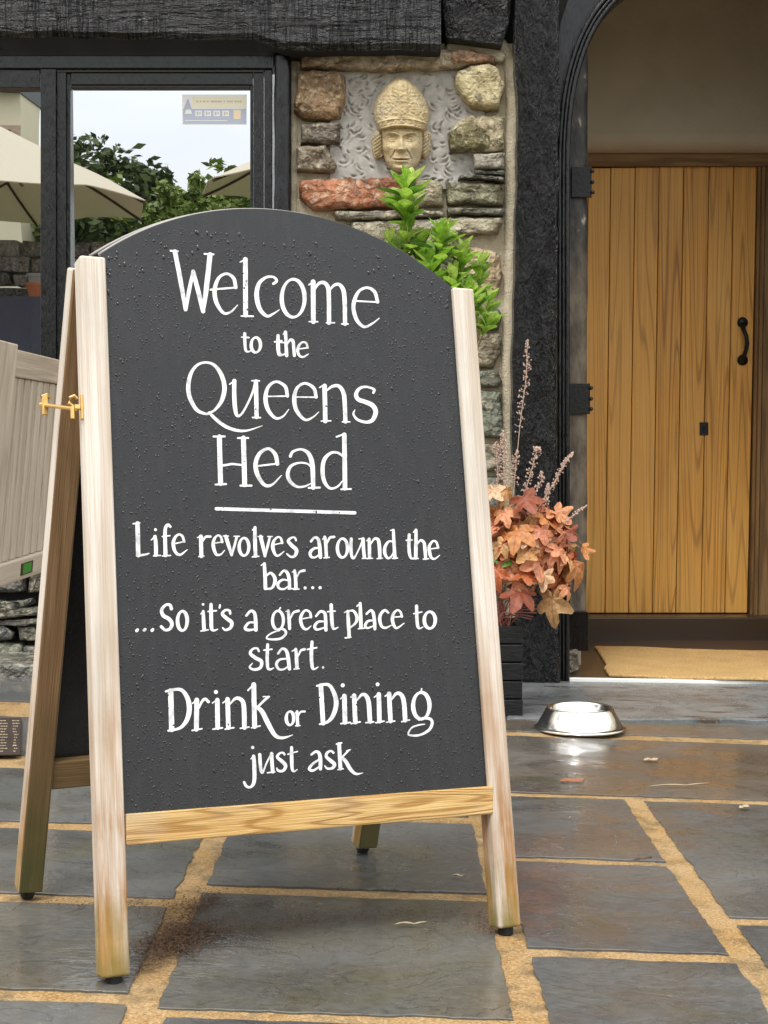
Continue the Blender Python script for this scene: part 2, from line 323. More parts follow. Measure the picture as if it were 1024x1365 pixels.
bb = n.n('ShaderNodeBump'); bb.inputs['Distance'].default_value = .0006; n.l(n.noise(n.vec('Object', rnd=False), 2.2, 1), bb.inputs['Height']); n.l(bb.outputs[0], gl.inputs['Normal']); M['glass'] = n.m
def flat_(name, c): return NT(name, .4, .5, c).m
def metal(name, c, r, bump=0):
    n = NT(name, r, .5, c); n.b.inputs['Metallic'].default_value = 1
    if bump: n.bump(n.noise(n.vec('Object', rnd=False), 40, 3), bump)
    return n.m
M['steel'] = metal('brushed_steel', (.74, .73, .71), .2, .0006); M['brass'] = metal('brass', (.72, .47, .17), .36, .001)
M['strip'] = flat_('aluminium_strip', (.80, .80, .77))
M['iron'] = black_timber('black_iron', (60, 60, 60), .002, (.3, .5))
n = NT('coir', .95, .1); v = n.vec('Object', rnd=False); a = n.noise(v, 110, 4, .8); b = n.noise(v, 8, 4)
n.color(n.mix(n.math('MULTIPLY', n.ramp(b, [(.4, 0.0), (.75, 1.0)]), .5), n.ramp(a, [(.3, (.36, .20, .06)), (.6, (.78, .52, .23))]), (.42, .26, .12))); n.bump(a, .008); M['coir'] = n.m
def leafmat(name, use_obj=True, col=(.1, .25, .03), trans=.35, rough=.35, vein=None, lo_=(.55, .5, .5)):
    n = NT(name, rough, .5); c = n.oi.outputs['Color'] if use_obj else None
    v = n.vec('Object', rnd=True); a = n.noise(v, 6 if use_obj else 60, 5, .65); 
    if not use_obj: c = n.mix(0.5, col, col)
    lo = n.mix(1.0, c, lo_, 'MULTIPLY'); cc = n.mix(n.ramp(a, [(.35, 0.0), (.6, 1.0)]), lo, c)
    if vein:
        sx = n.n('ShaderNodeSeparateXYZ'); n.l(n.tc.outputs['UV'], sx.inputs[0])
        f = n.math('MULTIPLY', n.ramp(sx.outputs[0], [(.0, 1.0), (.10, 0.0)]), .6); cc = n.mix(f, cc, vein)
    n.color(cc); n.bump(a, .001)
    tr = n.n('ShaderNodeBsdfTranslucent'); n.l(cc, tr.inputs[0]); ms = n.n('ShaderNodeMixShader'); ms.inputs[0].default_value = trans
    n.l(n.b.outputs[0], ms.inputs[1]); n.l(tr.outputs[0], ms.inputs[2]); n.l(ms.outputs[0], n.out.inputs[0]); return n.m
M['laurel'] = leafmat('laurel_leaf', trans=.45, vein=(.45, .6, .15)); M['heuchera'] = leafmat('heuchera_leaf', trans=.3, rough=.5, vein=(.42, .10, .05))
def flat(name, c, r=.7, sc=20, var=.25, spec=.3, bump=0):
    n = NT(name, r, spec); a = n.noise(n.vec('Object', rnd=True), sc, 4); d = tuple(x * (1 - var) for x in c)
    n.color(n.mix(a, d, c)); 
    if bump: n.bump(a, bump)
    return n.m
M['stem_g'] = flat('green_stem', (.22, .16, .06)); M['stem_p'] = flat('pink_stem', (.42, .16, .13)); M['flower'] = flat('pale_flower', (.72, .52, .42), var=.5, sc=300)
M['planter'] = black_timber('dark_planter', (16, 16, 50), .003, (.35, .6)); M['soil'] = flat('compost', (.03, .02, .012), .9, 60, .5, bump=.01)
M['litter'] = flat('leaf_litter', (.13, .075, .045), .7, 90, .75); M['pale_leaf'] = flat('pale_dead_leaf', (.42, .34, .23)); M['red_leaf'] = flat('russet_dead_leaf', (.36, .13, .06))
M['canvas'] = leafmat('cream_canvas', False, (.62, .565, .44), .30, .85, None, (.94, .94, .94)); M['tree'] = flat('tree_foliage', (.085, .12, .030), .6, 3, .6); M['bush'] = flat('bright_foliage', (.17, .24, .04), .6, 5, .5)
M['bark'] = flat('bark', (.09, .065, .045), .9, 12, .5, bump=.02); M['terracotta'] = flat('terracotta', (.55, .19, .09), .8); M['pale_pot'] = flat('pale_stone_pot', (.45, .44, .42), .8)
M['grey_cloth'] = flat('slate_blue_cover', (.05, .055, .085), .5, 6, .3); M['cream_wall'] = flat('cream_render', (.68, .62, .45), .9, 3, .15, bump=.004)
M['sign_wood'] = wood('faded_sign_wood', (.42, .30, .22), (.52, .40, .31), (.25, .16, .11)).m
M['ground'] = flat('garden_ground', (.12, .115, .10), .8, 4, .5, bump=.01); M['lawn'] = flat('lawn', (.07, .12, .025), .9, 2, .5)
M['roof'] = flat('roof_slate', (.10, .11, .12), .6, 8, .4); M['white'] = flat('white_print', (.82, .82, .80), .5, 3, .03)
M['st_cream'] = flat('sticker_cream', (.82, .78, .60), .5, 3, .05); M['st_blue'] = flat('sticker_blue', (.46, .50, .62), .5, 3, .05); M['st_orange'] = flat('sticker_orange', (.84, .68, .48), .5, 3, .05); M['st_grey'] = flat('sticker_grey', (.52, .50, .48), .5, 3, .05)  # print colours paled: the reflection over the sticker is mixed into them
M['label_green'] = flat('green_label', (.06, .24, .04), .4, 5, .1); M['label_dark'] = flat('label_frame', (.06, .035, .02), .4); M['menu'] = flat('menu_board', (.06, .042, .035), .5, 5, .4)
M['dark'] = flat('dark_backing', (.02, .02, .022), .9)
M['water'] = NT('bowl_water', .02, .8, (.30, .30, .29)).m
M['rubber'] = NT('rubber_foot', .6, .3, (.012, .012, .012)).m
# ================================================================ PAVING
def gpoint(x, y, up=0): return Vector((x, y, gz(x) + up))
def gy(px, py): return G(px, py).y
Vb, Fb = [], []
bx = [-4, 4]; by = [-3.2, FY + .3]
bed = mk('patio', [gpoint(bx[0], by[0]), gpoint(bx[1], by[0]), gpoint(bx[1], by[1]), gpoint(bx[0], by[1])], [(0, 1, 2, 3)], M['joint'])
tag(bed, kind='structure')
def slab(x0, x1, y0, y1, col, h=.0045, sk=0.0):
    j = lambda a=.003: random.uniform(-a, a)
    x0 += j(); x1 += j(); y0 += j(); y1 += j()
    cs = [(x0, y0), (x1, y0 + sk), (x1 + j(.004), y1 + sk), (x0 + j(.004), y1)]; out = []
    for k in range(4):
        a, b = cs[k], cs[(k + 1) % 4]; d = math.hypot(b[0] - a[0], b[1] - a[1]); n_ = max(2, int(d / .016))
        for q in range(n_):
            t = q / n_; out.append((a[0] + (b[0] - a[0]) * t + noise.noise(Vector((a[0] * 9 + t * d * 14, a[1] * 9, k))) * .006 + j(.002), a[1] + (b[1] - a[1]) * t + noise.noise(Vector((a[0] * 9, a[1] * 9 + t * d * 14, k + 7))) * .006 + j(.002)))
    cx = sum(p[0] for p in out) / len(out); cy = sum(p[1] for p in out) / len(out); n_ = len(out)
    def ring(ins, z, tl=(j(.003), j(.003))):
        r = []
        for x, y in out:
            dx, dy = cx - x, cy - y; q = math.hypot(dx, dy)
            r.append(gpoint(x + dx / q * ins, y + dy / q * ins, z + (x - cx) * tl[0] + (y - cy) * tl[1]))
        return r
    V = ring(0, -.02) + ring(0, h - .0008) + ring(.0015, h); F = []
    for k in range(2):
        for i in range(n_): F.append((k * n_ + i, k * n_ + (i + 1) % n_, (k + 1) * n_ + (i + 1) % n_, (k + 1) * n_ + i))
    F.append(tuple(range(2 * n_, 3 * n_)))
    return mk('slab', V, F, M['slab'], bed, color=col)
GREY = (.088, .093, .096); OLV = (.092, .092, .084); BRN = (.105, .092, .080); DK = (.074, .078, .083)
c1, c2, c3, c4, c5, c6 = -.413, -.357, .207, .263, .624, .678
y_ = gy
# right column
slab(c4, c5, y_(790, 1147), y_(760, 1065), GREY); slab(c4, c5, y_(790, 1268), y_(790, 1154), DK); slab(c4, c5, y_(790, 1405), y_(790, 1281), GREY)
slab(c6, 1.25, y_(1000, 1226), y_(945, 1072), GREY); slab(c6, 1.25, y_(1010, 1410), y_(1012, 1237), DK); slab(c6, 1.25, 2.13 - .6, 2.13, OLV); slab(c4, c5, 1.6, 2.16, OLV)
slab(1.30, 1.9, y_(1000, 1226), y_(945, 1072) - .02, OLV); slab(1.30, 1.9, 2.2, 2.8, GREY); slab(1.3, 1.9, 1.5, 2.15, DK)
# strip rows towards the door
slab(c4 - .14, 1.72, y_(700, 1058), y_(700, 984), BRN); slab(1.735, 2.2, y_(700, 1058), y_(700, 984), BRN); slab(-.40, c4 - .155, y_(700, 1058), y_(700, 984), GREY)
slab(.36, 1.75, y_(690, 976), y_(700, 950), BRN); slab(-.3, .345, y_(690, 976), y_(700, 950), GREY); slab(-.3, .50, y_(700, 946), 5.66, GREY); 
# middle column
slab(c2, c3, y_(400, 1185), y_(500, 1096), GREY); slab(c2, c3, y_(400, 1352), y_(400, 1197), OLV); slab(c2 + .02, c3, y_(400, 1500), y_(400, 1364), DK); slab(c2, c3, y_(500, 1086), y_(500, 1066), DK); slab(c2, c3, 1.2, 1.90, GREY)
# left column
slab(-1.05, c1, y_(50, 1193), y_(50, 1107), GREY); slab(-1.5, c1, y_(50, 1097), y_(50, 1027), GREY); slab(-1.05, c1, y_(50, 1322), y_(50, 1205), OLV); slab(-1.05, c1 + .01, y_(50, 1500), y_(50, 1338), GREY)
slab(-1.6, c1, y_(20, 1008), y_(20, 957), DK); slab(-1.6, c1, y_(20, 936), 5.42, GREY); slab(-1.05, c1, 1.1, 1.88, OLV)
for k, (a, b) in enumerate(((1.1, 1.88), (1.93, 2.45), (2.49, 2.95), (3.0, 3.45))):
    slab(-1.65, -1.10, a, b, GREY if k % 2 else OLV); slab(-2.25, -1.70, a + .1, b + .1, DK if k % 2 else GREY)
    slab(1.95, 2.5, a, b, GREY if k % 2 else OLV)
for k in range(5):
    for i in range(8):
        if (i + k) % 5: slab(-2.3 + i * .6 + (k % 2) * .12, -2.3 + i * .6 + .55 + (k % 2) * .12, 1.05 - (k + 1) * .46, 1.05 - k * .46 - .05, (GREY, OLV, DK)[(i + k) % 3])

# worn doorstep with ragged front
V = []; top = []
pts = [(676, 902), (752, 908), (1024, 912), (1300, 916)]
front = [(1300 - 12 * k, 958 + 3.5 * noise.noise(Vector((k * .23, 0, 3))) + 1.2 * noise.noise(Vector((k * .9, 4, 3)))) for k in range(53)]
def DS(x, y, up=0.0):
    d = ray(x, y); n = Vector((.0165, 0, 1)); t = -(C0.dot(n) - .002 - up) / d.dot(n); return C0 + d * t
b = MB(); b.prism([DS(x, y) for x, y in pts + front], (0, 0, -.03)); st = b.make('doorstep', M['step'], bevel=.004, origin=G(900, 940))
tag(st, 'worn grey stone doorstep with a ragged wet edge in front of the doormat', 'doorstep')

# kerb course under the slate wall
b = MB(); b.add(*box(-3.6, -.15, 5.42, 5.75, -.05, .10)); kb = b.make('kerb', M['slate'], bevel=.012, color=(.17, .17, .15)); tag(kb, kind='structure')

# leaf litter drifted across the joints
rnd = random.Random(3); V = []; F = []
def flake(p, s, q=rnd):
    a = q.random() * 6.28; t = q.uniform(-.4, .4); d = Vector((math.cos(a), math.sin(a), t)) * s; e = Vector((-math.sin(a), math.cos(a), q.uniform(-.4, .4))) * s * q.uniform(.2, .5)
    n_ = len(V); V.extend([p - d - e * .3, p + e, p + d + e * .2, p - e]); F.append((n_, n_ + 1, n_ + 2, n_ + 3))
def strew(px0, py0, px1, py1, wdt, cnt, s0=.0012, s1=.004):
    for i in range(cnt):
        t = rnd.random(); x = px0 + (px1 - px0) * t + rnd.gauss(0, wdt * .8); y = py0 + (py1 - py0) * t + rnd.gauss(0, wdt * .35)
        flake(G(x, y, .0105 + rnd.random() * .003), rnd.uniform(s0, s1))
strew(212, 1265, 262, 1232, 27, 3000, .0012, .0055); strew(225, 1255, 300, 1225, 50, 1500, .001, .004); strew(300, 1215, 640, 1225, 24, 1500, .0008, .003); strew(250, 1215, 290, 1192, 12, 700); strew(190, 1215, 300, 1190, 20, 700); strew(250, 1245, 420, 1225, 16, 900); strew(420, 1225, 640, 1215, 14, 500); strew(60, 1205, 200, 1205, 10, 350)
strew(640, 1215, 650, 1245, 8, 160); strew(750, 1065, 1020, 1068, 5, 160, .001, .003); strew(190, 1290, 215, 1270, 14, 350)
for i in range(700): flake(G(rnd.uniform(-20, 1040), rnd.uniform(975, 1370), .0105), rnd.uniform(.0008, .0022))
ll = mk('leaf_litter', V, F, M['litter']); tag(ll, 'brown crumbs of leaf litter drifted across the slabs behind the front left leg', 'litter', kind='stuff')
def dead_leaf(px, py, ln, wd, ang, m, label, name='fallen_leaf', cat='leaf'):
    o = G(px, py, .012); a = Vector((math.cos(ang), math.sin(ang), 0)); c = Vector((-a.y, a.x, 0)); V = []; F = []
    K = 8
    for k in range(K + 1):
        t = k / K; w_ = wd * math.sin(math.pi * min(1, t * .94 + .03)) ** .8 * (1 + .3 * math.sin(k * 2.3)); z = .001 + .0035 * abs(math.sin(t * 5))
        q = o + a * (t - .5) * ln
        V += [q + c * w_ / 2 + Vector((0, 0, z)), q + Vector((0, 0, .001)), q - c * w_ / 2 + Vector((0, 0, z * .8))]
    for k in range(K): F += [(3 * k, 3 * k + 1, 3 * k + 4, 3 * k + 3), (3 * k + 1, 3 * k + 2, 3 * k + 5, 3 * k + 4)]
    tag(mk(name, V, F, m, origin=o, smooth=True), label, cat)
dead_leaf(868, 1013, .045, .03, .2, M['pale_leaf'], 'small pale leaf lying alone on the wet slab in front of the doorstep')
dead_leaf(763, 1041, .07, .03, .1, M['red_leaf'], 'small russet leaf on the slab below the dog bowl')
dead_leaf(905, 1047, .17, .006, .15, M['pale_leaf'], 'thin pale grass stalk lying on the wet slab', 'grass_stalk', 'stalk')
dead_leaf(547, 1232, .06, .007, .1, M['pale_leaf'], 'pale dry twig on the slab beneath the board', 'twig', 'twig')
dead_leaf(612, 1168, .03, .008, -.2, M['pale_leaf'], 'pale curled scrap of leaf on the slab behind the bottom rail')
dead_leaf(856, 1146, .05, .008, .4, M['litter'], 'dark twig lying across the sandy joint right of the board', 'twig', 'twig')
dead_leaf(992, 1076, .035, .02, .7, M['pale_leaf'], 'pale leaf scrap on the joint at the right edge')

# ================================================================ PUB FRONT
pub = empty('pub_building', (0, FY, 0), 'old pub front of black timber, leaded stonework and a recessed oak door', 'building')
pub['label'] = 'old pub front of black timber, rough stone panel and recessed oak door'

def rough_grid(name, left, right, n_, m_, Y, amp, depth, mat_, parent, sx=9, sz=3, seed=0):
    """upright face between two pixel polylines, heaved like hand-hewn timber"""
    V = []; F = []
    def at(pl, t):
        s = t * (len(pl) - 1); i = min(int(s), len(pl) - 2); u = s - i; return pl[i][0] * (1 - u) + pl[i + 1][0] * u, pl[i][1] * (1 - u) + pl[i + 1][1] * u
    for i in range(n_ + 1):
        a, c = at(left, i / n_), at(right, i / n_)
        for k in range(m_ + 1):
            u = k / m_; q = P(a[0] * (1 - u) + c[0] * u, a[1] * (1 - u) + c[1] * u, Y)
            w_ = noise.fractal(Vector((q.x * sx + seed, 3.3, q.z * sz)), 1.0, 2.0, 3) * amp + noise.noise(Vector((q.x * sx * 4 + seed, 9.1, q.z * sz * 4))) * amp * .35
            e = min(u, 1 - u) * m_; rnd_ = 0 if e > 1 else (1 - e) ** 2 * .012
            jx = noise.noise(Vector((q.x * 3, seed + 5.5, q.z * 9))) * amp * .8 if k in (0, m_) else 0
            V.append(q + Vector((jx, w_ + rnd_, 0)))
    W = m_ + 1
    for i in range(n_):
        for k in range(m_): F.append((i * W + k, (i + 1) * W + k, (i + 1) * W + k + 1, i * W + k + 1))
    rim = [i * W for i in range(n_ + 1)] + [n_ * W + k for k in range(1, W)] + [i * W + m_ for i in range(n_ - 1, -1, -1)] + [k for k in range(m_ - 1, 0, -1)]
    b0 = len(V)
    for i in rim: V.append(V[i] + Vector((0, depth, 0)))
    for i in range(len(rim)):
        j = (i + 1) % len(rim); F.append((rim[j], rim[i], b0 + i, b0 + j))
    return mk(name, V, F, mat_, parent, smooth=True)

# lintel beam over the window, its neighbour's weathered end
V = []; F = []; NX, NZ = 150, 18
for i in range(NX + 1):
    x = -260 + (588 + 260) * i / NX
    yb = 48 + (x / 340) * 4 if x < 340 else 52 + min(1, (x - 340) / 40) * 14
    yb += noise.noise(Vector((x * .02, 0, 0))) * 3
    for k in range(NZ + 1):
        t = k / NZ; q = P(x, -80 + (yb + 80) * t, FY - .15); e = 0 if k < NZ else .02
        q.y += noise.fractal(Vector((q.x * 7, 0, q.z * 30)), 1, 2, 4) * .006 + e + (.012 if k == NZ - 1 else 0) * 0
        V.append(q)
W = NZ + 1
for i in range(NX):
    for k in range(NZ): F.append((i * W + k, i * W + k + 1, (i + 1) * W + k + 1, (i + 1) * W + k))
nv = len(V); low = [i * W + NZ for i in range(NX + 1)] + [NX * W + k for k in range(NZ - 1, -1, -1)]
for i in low: V.append(V[i] + Vector((0, .30, 0)))
for i in range(len(low) - 1): F.append((low[i], nv + i, nv + i + 1, low[i + 1]))
mk('lintel_beam', V[:nv], [f for f in F if max(f) < nv], M['black_beam'], pub, smooth=False)
lv = [V[i] for i in low] + V[nv:]; nl = len(low); mk('beam_soffit', lv, [(i, nl + i, nl + i + 1, i + 1) for i in range(nl - 1)], M['dark'], pub)  # underside split off in matte black, its shade put into the material
pxrect(-262, -85, 742, 66, FY + .05, .1, 'beam_backing', M['dark'], pub, 0)
rough_grid('beam_end', [(592, -80), (592, -20), (592, 40), (594, 50)], [(686, -80), (684, -20), (682, 30), (672, 60)], 26, 14, FY - .10, .018, .2, M['black_end'], pub, 11, 11, 4)
# timbers round the door
rough_grid('door_post', [(690, -90), (686, 60), (690, 180), (686, 400), (683, 560), (690, 760), (694, 912)], [(746, -90), (746, 100), (744, 300), (742, 500), (744, 700), (748, 912)], 150, 12, FY - .10, .010, .3, M['black_post'], pub, 12, 5, 2)
rough_grid('door_post', [(1214, -90), (1216, 400), (1212, 912)], [(1275, -90), (1272, 400), (1276, 912)], 100, 12, FY - .10, .010, .3, M['black_post'], pub, 12, 5, 8)
def arch(off):      # curve of the opening, pixel space at the facade plane
    cv = [(757, 912), (757, 600), (757, 300), (757, 225), (758, 180), (762, 135), (771, 92), (786, 50), (808, 14), (845, -22), (905, -52), (980, -62)]
    cv = cv + [(1960 - x, y) for x, y in reversed(cv[:-1])]
    return [(x - off * (1 if x < 980 else -1) * (1 if y > 100 else max(0, (y + 62) / 162) ** .6), y - off * (0 if y > 150 else min(1, (150 - y) / 120))) for x, y in cv]
def chaikin(p, n_=2):
    for _ in range(n_):
        q = [p[0]]
        for a, b_ in zip(p, p[1:]): q += [(a[0] * .75 + b_[0] * .25, a[1] * .75 + b_[1] * .25), (a[0] * .25 + b_[0] * .75, a[1] * .25 + b_[1] * .75)]
        p = q + [p[-1]]
    return p
A0 = chaikin(arch(0)); A1 = chaikin(arch(14))
# flat spandrel between posts and arch, a ring of quads up to the top
V = []; F = []; top = -90
for (x, y), in zip(A0): V.append(P(x, y, FY - .03)); xx = 745 if x < 980 else 1215; V.append(P(xx if y > 150 else x * .0 + max(745, min(1215, xx + (x - xx) * max(0, min(1, (40 - y) / 60)))), y if y > 40 else y + (top - y) * min(1, (40 - y) / 60), FY - .03))
for i in range(len(A0) - 1): F.append((2 * i, 2 * i + 2, 2 * i + 3, 2 * i + 1))
nv = len(V)
for i in range(0, nv): V.append(V[i] + Vector((0, .16, 0)))
for i in range(len(A0) - 1): F.append((2 * i + 2, 2 * i, nv + 2 * i, nv + 2 * i + 2))
mk('arched_frame', V, F, M['black_gloss'], pub)
for off, r_, dy in ((1, .011, -.042), (6, .006, -.05), (11, .009, -.045)):
    b = MB(); b.tube([P(x, y, FY + dy) for x, y in chaikin(arch(off))], r_, 8); b.make('arch_moulding', M['black_gloss'], pub, smooth=True)
# inner jamb with old hinge straps
rough_grid('inner_jamb', [(735, -90), (735, 900)], [(784, -90), (784, 200), (783, 500), (783, 700), (782, 816)], 90, 6, FY + .20, .005, .16, M['jamb'], pub, 14, 6, 3)
pxrect(738, 816, 785, 868, FY + .15, .2, 'jamb_block', M['black_post'], pub, .006)
pxpoly([(752, 869), (771, 866), (772, 893), (757, 899)], FY + .12, .15, 'jamb_stone', M['stone'], pub, .006, color=(.22, .19, .15))
for (x0, y0, x1, y1) in ((762, 222, 789, 263), (757, 511, 787, 552)):
    pl = pxrect(x0, y0, x1, y1, FY + .185, .012, 'hinge_strap', M['iron'], pub, .002)
    b = MB()
    for yy in (y0 + 6, y0 + (y1 - y0) * .5, y1 - 7):
        b = MB(); c = P(x1 + 1, yy, FY + .18); b.lathe((0, 0, 0), [(.001, .006), (.007, .004), (.009, 0)], 8)
        for i in range(24): b.V[-24 + i] = c + Vector((b.V[-24 + i].x, -b.V[-24 + i].z, b.V[-24 + i].y))
        b.make('stud', M['iron'], pl)

# porch: floor, side walls, ceiling, plastered wall over the door
xl, xr = P(776, 600, FY + .37).x, P(1150, 600, DY).x; zt = P(900, -200, DY).z
porch = mk('porch_wall', *box(xl - .12, xl, FY + .37, DY + .3, -.05, zt), M['plaster'], pub)
mk('porch_wall', *box(xr, xr + .12, FY + .2, DY + .3, -.05, zt), M['plaster'], pub)
mk('porch_ceiling', *box(xl - .1, xr + .1, FY + .15, DY + .3, zt, zt + .1), M['plaster'], pub)
pf = mk('porch_floor', *box(xl - .3, xr + .1, FY - .005, 6.9, -.05, -.008), M['dark_sill'], pub)
# bull-nosed plaster over the door head
prof = [(DY - .14, P(0, -200, DY - .14).z)]; zb = P(900, 178, DY - .14).z; zc = P(900, 205, DY - .02).z
prof.append((DY - .14, zb))
for k in range(1, 7):
    a = k / 6 * math.pi / 2; prof.append((DY - .14 + .10 * (1 - math.cos(a)), zb - (zb - zc) * math.sin(a)))
prof += [(DY + .2, zc), (DY + .2, prof[0][1])]
V = [(x, y, z) for x in (xl - .05, xr + .05) for y, z in prof]; k_ = len(prof); F = [(i, (i + 1) % k_, k_ + (i + 1) % k_, k_ + i) for i in range(k_)]
mk('plaster_head', V, F, M['plaster'], pub, smooth=False)
# oak frame, sill, riser
def wrect(pts, Y, depth, name, m, parent, along='z', bevel=.002):
    V = [P(x, y, Y) for x, y in pts]; V += [v + Vector((0, depth, 0)) for v in V]; n_ = len(pts); off = random.random() * 9
    F = [tuple(reversed(range(n_))), tuple(range(n_, 2 * n_))] + [(i, (i + 1) % n_, n_ + (i + 1) % n_, n_ + i) for i in range(n_)]
    U = [[((V[i].x + V[i].y, V[i].z + off) if along == 'z' else (V[i].z + V[i].y + off, V[i].x + off)) for i in f] for f in F]
    return mk(name, V, F, m, parent, uv=U, bevel=bevel)
wrect([(770, 205), (1150, 205), (1150, 221), (770, 221)], DY - .03, .15, 'door_head', M['oak_frame'], pub, 'x')
for x0, x1, d in ((1011, 1016, -.02), (1016.5, 1021, -.05), (1021.5, 1150, -.035)):
    wrect([(x0, 221.5), (x1, 221.5), (x1 - 11, 822), (x0 - 11, 822)], DY + d, .12, 'door_jamb', M['oak_frame'], pub)
mk('door_sill', *box(xl - .05, xr + .05, 6.9, DY + .12, -.02, P(900, 823, 6.9).z), M['dark_sill'], pub, bevel=.006)
mk('back_panel', *box(xl - .05, xr + .05, DY + .09, DY + .12, 0, zt), M['dark'], pub)
# the door: eight tongue-and-groove oak planks
door = bpy.data.objects.new('door', None); COL.objects.link(door); door.parent = pub; door.location = P(890, 817, DY) - Vector((0, FY, 0))
tops = [752, 784.4, 814.4, 847, 879, 912, 945.6, 978.6, 1009.4]; bots = [746, 776.5, 806.5, 838, 870, 901, 934.7, 966.4, 996.5]
for k in range(8):
    g_ = .45; yt = (224.5, 224, 223.5, 223, 222.5, 222, 222, 222)[k]
    wrect([(tops[k] + g_, yt), (tops[k + 1] - g_, yt), (bots[k + 1] - g_, 817), (bots[k] + g_, 817)], DY + random.uniform(-.0015, .0015), .035, 'plank', M['oak'], door, bevel=.003)
wrect([(752, 224), (1009, 224), (996, 816), (746, 816)], DY + .02, .02, 'backing_board', M['dark_sill'], door)
b = MB(); pts = [P(990, 433, DY - .012), P(991.5, 440, DY - .04), P(995, 448, DY - .055), P(996, 458, DY - .058), P(994.5, 468, DY - .055), P(991, 476, DY - .04), P(989, 481, DY - .012)]
b.tube(pts, [.014, .010, .010, .011, .010, .010, .014], 10)
for yy in (430, 480):
    c = P(990, yy, DY - .002); n0 = len(b.V); b.lathe((0, 0, 0), [(.0005, .012), (.014, .011), (.024, .006), (.026, 0)], 16)
    for i in range(n0, len(b.V)): v_ = b.V[i]; b.V[i] = c + Vector((v_.x, -v_.z, v_.y))
b.make('handle', M['iron'], door, smooth=True)
pl = pxrect(933, 563, 944.5, 580, DY - .006, .006, 'keyhole_plate', M['iron'], door, .001)
b = MB(); b.lathe((0, 0, 0), [(.001, .004), (.006, .004), (.007, 0)], 10)
for i in range(len(b.V)): v_ = b.V[i]; b.V[i] = P(939, 571, DY - .007) + Vector((v_.x, -v_.z, v_.y * 1.5))
b.make('keyhole', M['rubber'], pl)
# metal strip and doormat
V = [P(750, 905.5, FY), P(1300, 912, FY), P(1300, 906, FY + .03), P(750, 900.5, FY + .03)]
b = MB(); z0 = .018
xa_, xb_ = P(751, 905, FY).x, P(1230, 905, FY).x; b.beam((xa_, FY - .035, -.0165 * xa_ + .004), (xb_, FY - .035, -.0165 * xb_ + .004), (0, 1, 0), .02, (0, 0, 1), .021); b.make('threshold_strip', M['strip'], pub, bevel=.003)
mt = [(793, 861), (850, 861.5), (900, 864), (960, 866), (1024, 867), (1200, 869), (1200, 908), (1024, 903.5), (900, 902), (812, 898.5), (806, 890), (808, 884), (801, 872)]
V = []; zb = .006
for x, y in mt:
    d = ray(x, y); t = (zb - CAMH) / d.z; V.append(C0 + d * t)
def dens(poly, s):
    o = []
    for a, c in zip(poly, poly[1:] + poly[:1]):
        n_ = max(1, int((c - a).length / s))
        for q in range(n_): o.append(a.lerp(c, q / n_) + Vector((random.uniform(-.003, .003), random.uniform(-.003, .003), 0)))
    return o
b = MB(); b.prism(dens(V, .015), (0, 0, -.012)); mo = b.make('doormat', M['coir'], origin=V[0], bevel=.003, seg=1); tag(mo, 'tan coir doormat with a frayed curved left end inside the porch', 'doormat')

# ---------------------------------------------------------------- windows
BG = M['black_gloss']
win = bpy.data.objects.new('window', None); COL.objects.link(win); win.parent = pub; win.location = P(140, 500, FY) - Vector((0, FY, 0))
for (x0, y0, x1, y1, Y, d, nm) in (
    (-260, 92, 53.5, 117, FY - .02, .1, 'window_frame'), (-260, 74, 365, 91, FY - .035, .1, 'window_frame'), (54, 91.5, 74.5, 500, FY - .03, .1, 'mullion'),
    (75.5, 92, 88, 500, FY - .018, .1, 'casement_stile'), (88.5, 97, 94, 500, FY - .005, .08, 'casement_stile'), (94.5, 97, 337, 113, FY - .012, .08, 'casement_rail'),
    (94.5, 113.3, 333, 117.5, FY - .004, .07, 'casement_rail'), (333.5, 113.3, 337.5, 500, FY - .004, .07, 'casement_stile'), (338, 97, 351.5, 500, FY - .014, .08, 'casement_stile'),
    (352.5, 92, 363, 500, FY - .02, .1, 'casement_stile'), (75, 91.5, 352, 96.5, FY - .02, .1, 'window_frame'), (-260, 483, 365, 512, FY - .07, .2, 'sill'), (-130, 92, -112, 500, FY - .03, .1, 'mullion')):
    pxrect(x0, y0, x1, y1, Y, d, nm, BG, win, .0025)
rough_grid('window_post', [(365, 68), (365, 480), (366, 905)], [(387, 68), (386, 480), (387, 905)], 120, 5, FY - .06, .003, .2, BG, pub, 14, 6, 6)
def pane(x0, y0, x1, y1):
    V = [onplane(x, y, GP, GN) for x, y in ((x0, y0), (x1, y0), (x1, y1), (x0, y1))]; V += [v + Vector((0, .006, 0)) for v in V]
    return mk('glass_pane', V, [(3, 2, 1, 0), (4, 5, 6, 7), (0, 1, 5, 4), (1, 2, 6, 5), (2, 3, 7, 6), (3, 0, 4, 7)], M['glass'], win)
pane(-112, 115, 56, 495); pane(92, 115, 336, 495); pane(-255, 115, -128, 495)
def stick(name, m, pts, e, parent=None):
    o = GP + GN * e; V = [onplane(x, y, o, GN) for x, y in pts]; V += [v + GN * -.0003 for v in V]; n_ = len(pts)
    return mk(name, V, [tuple(reversed(range(n_)))] + [(i, (i + 1) % n_, n_ + (i + 1) % n_, n_ + i) for i in range(n_)], m, parent or win)
rc = lambda a, b_, c, d: [(a, b_), (c, b_), (c, d), (a, d)]
b = MB()
def sti(pts, e):
    o = GP + GN * e; V = [onplane(x, y, o, GN) for x, y in pts]; b.add(V, [tuple(reversed(range(len(pts))))])
sk = lambda name, m: b.make(name, m, win)
b = MB(); sti(rc(243, 126, 329, 166), .0012); sk('sticker', M['white'])
b = MB(); sti(rc(256, 129, 328, 143.5), .0018); sk('sticker_print', M['st_cream'])
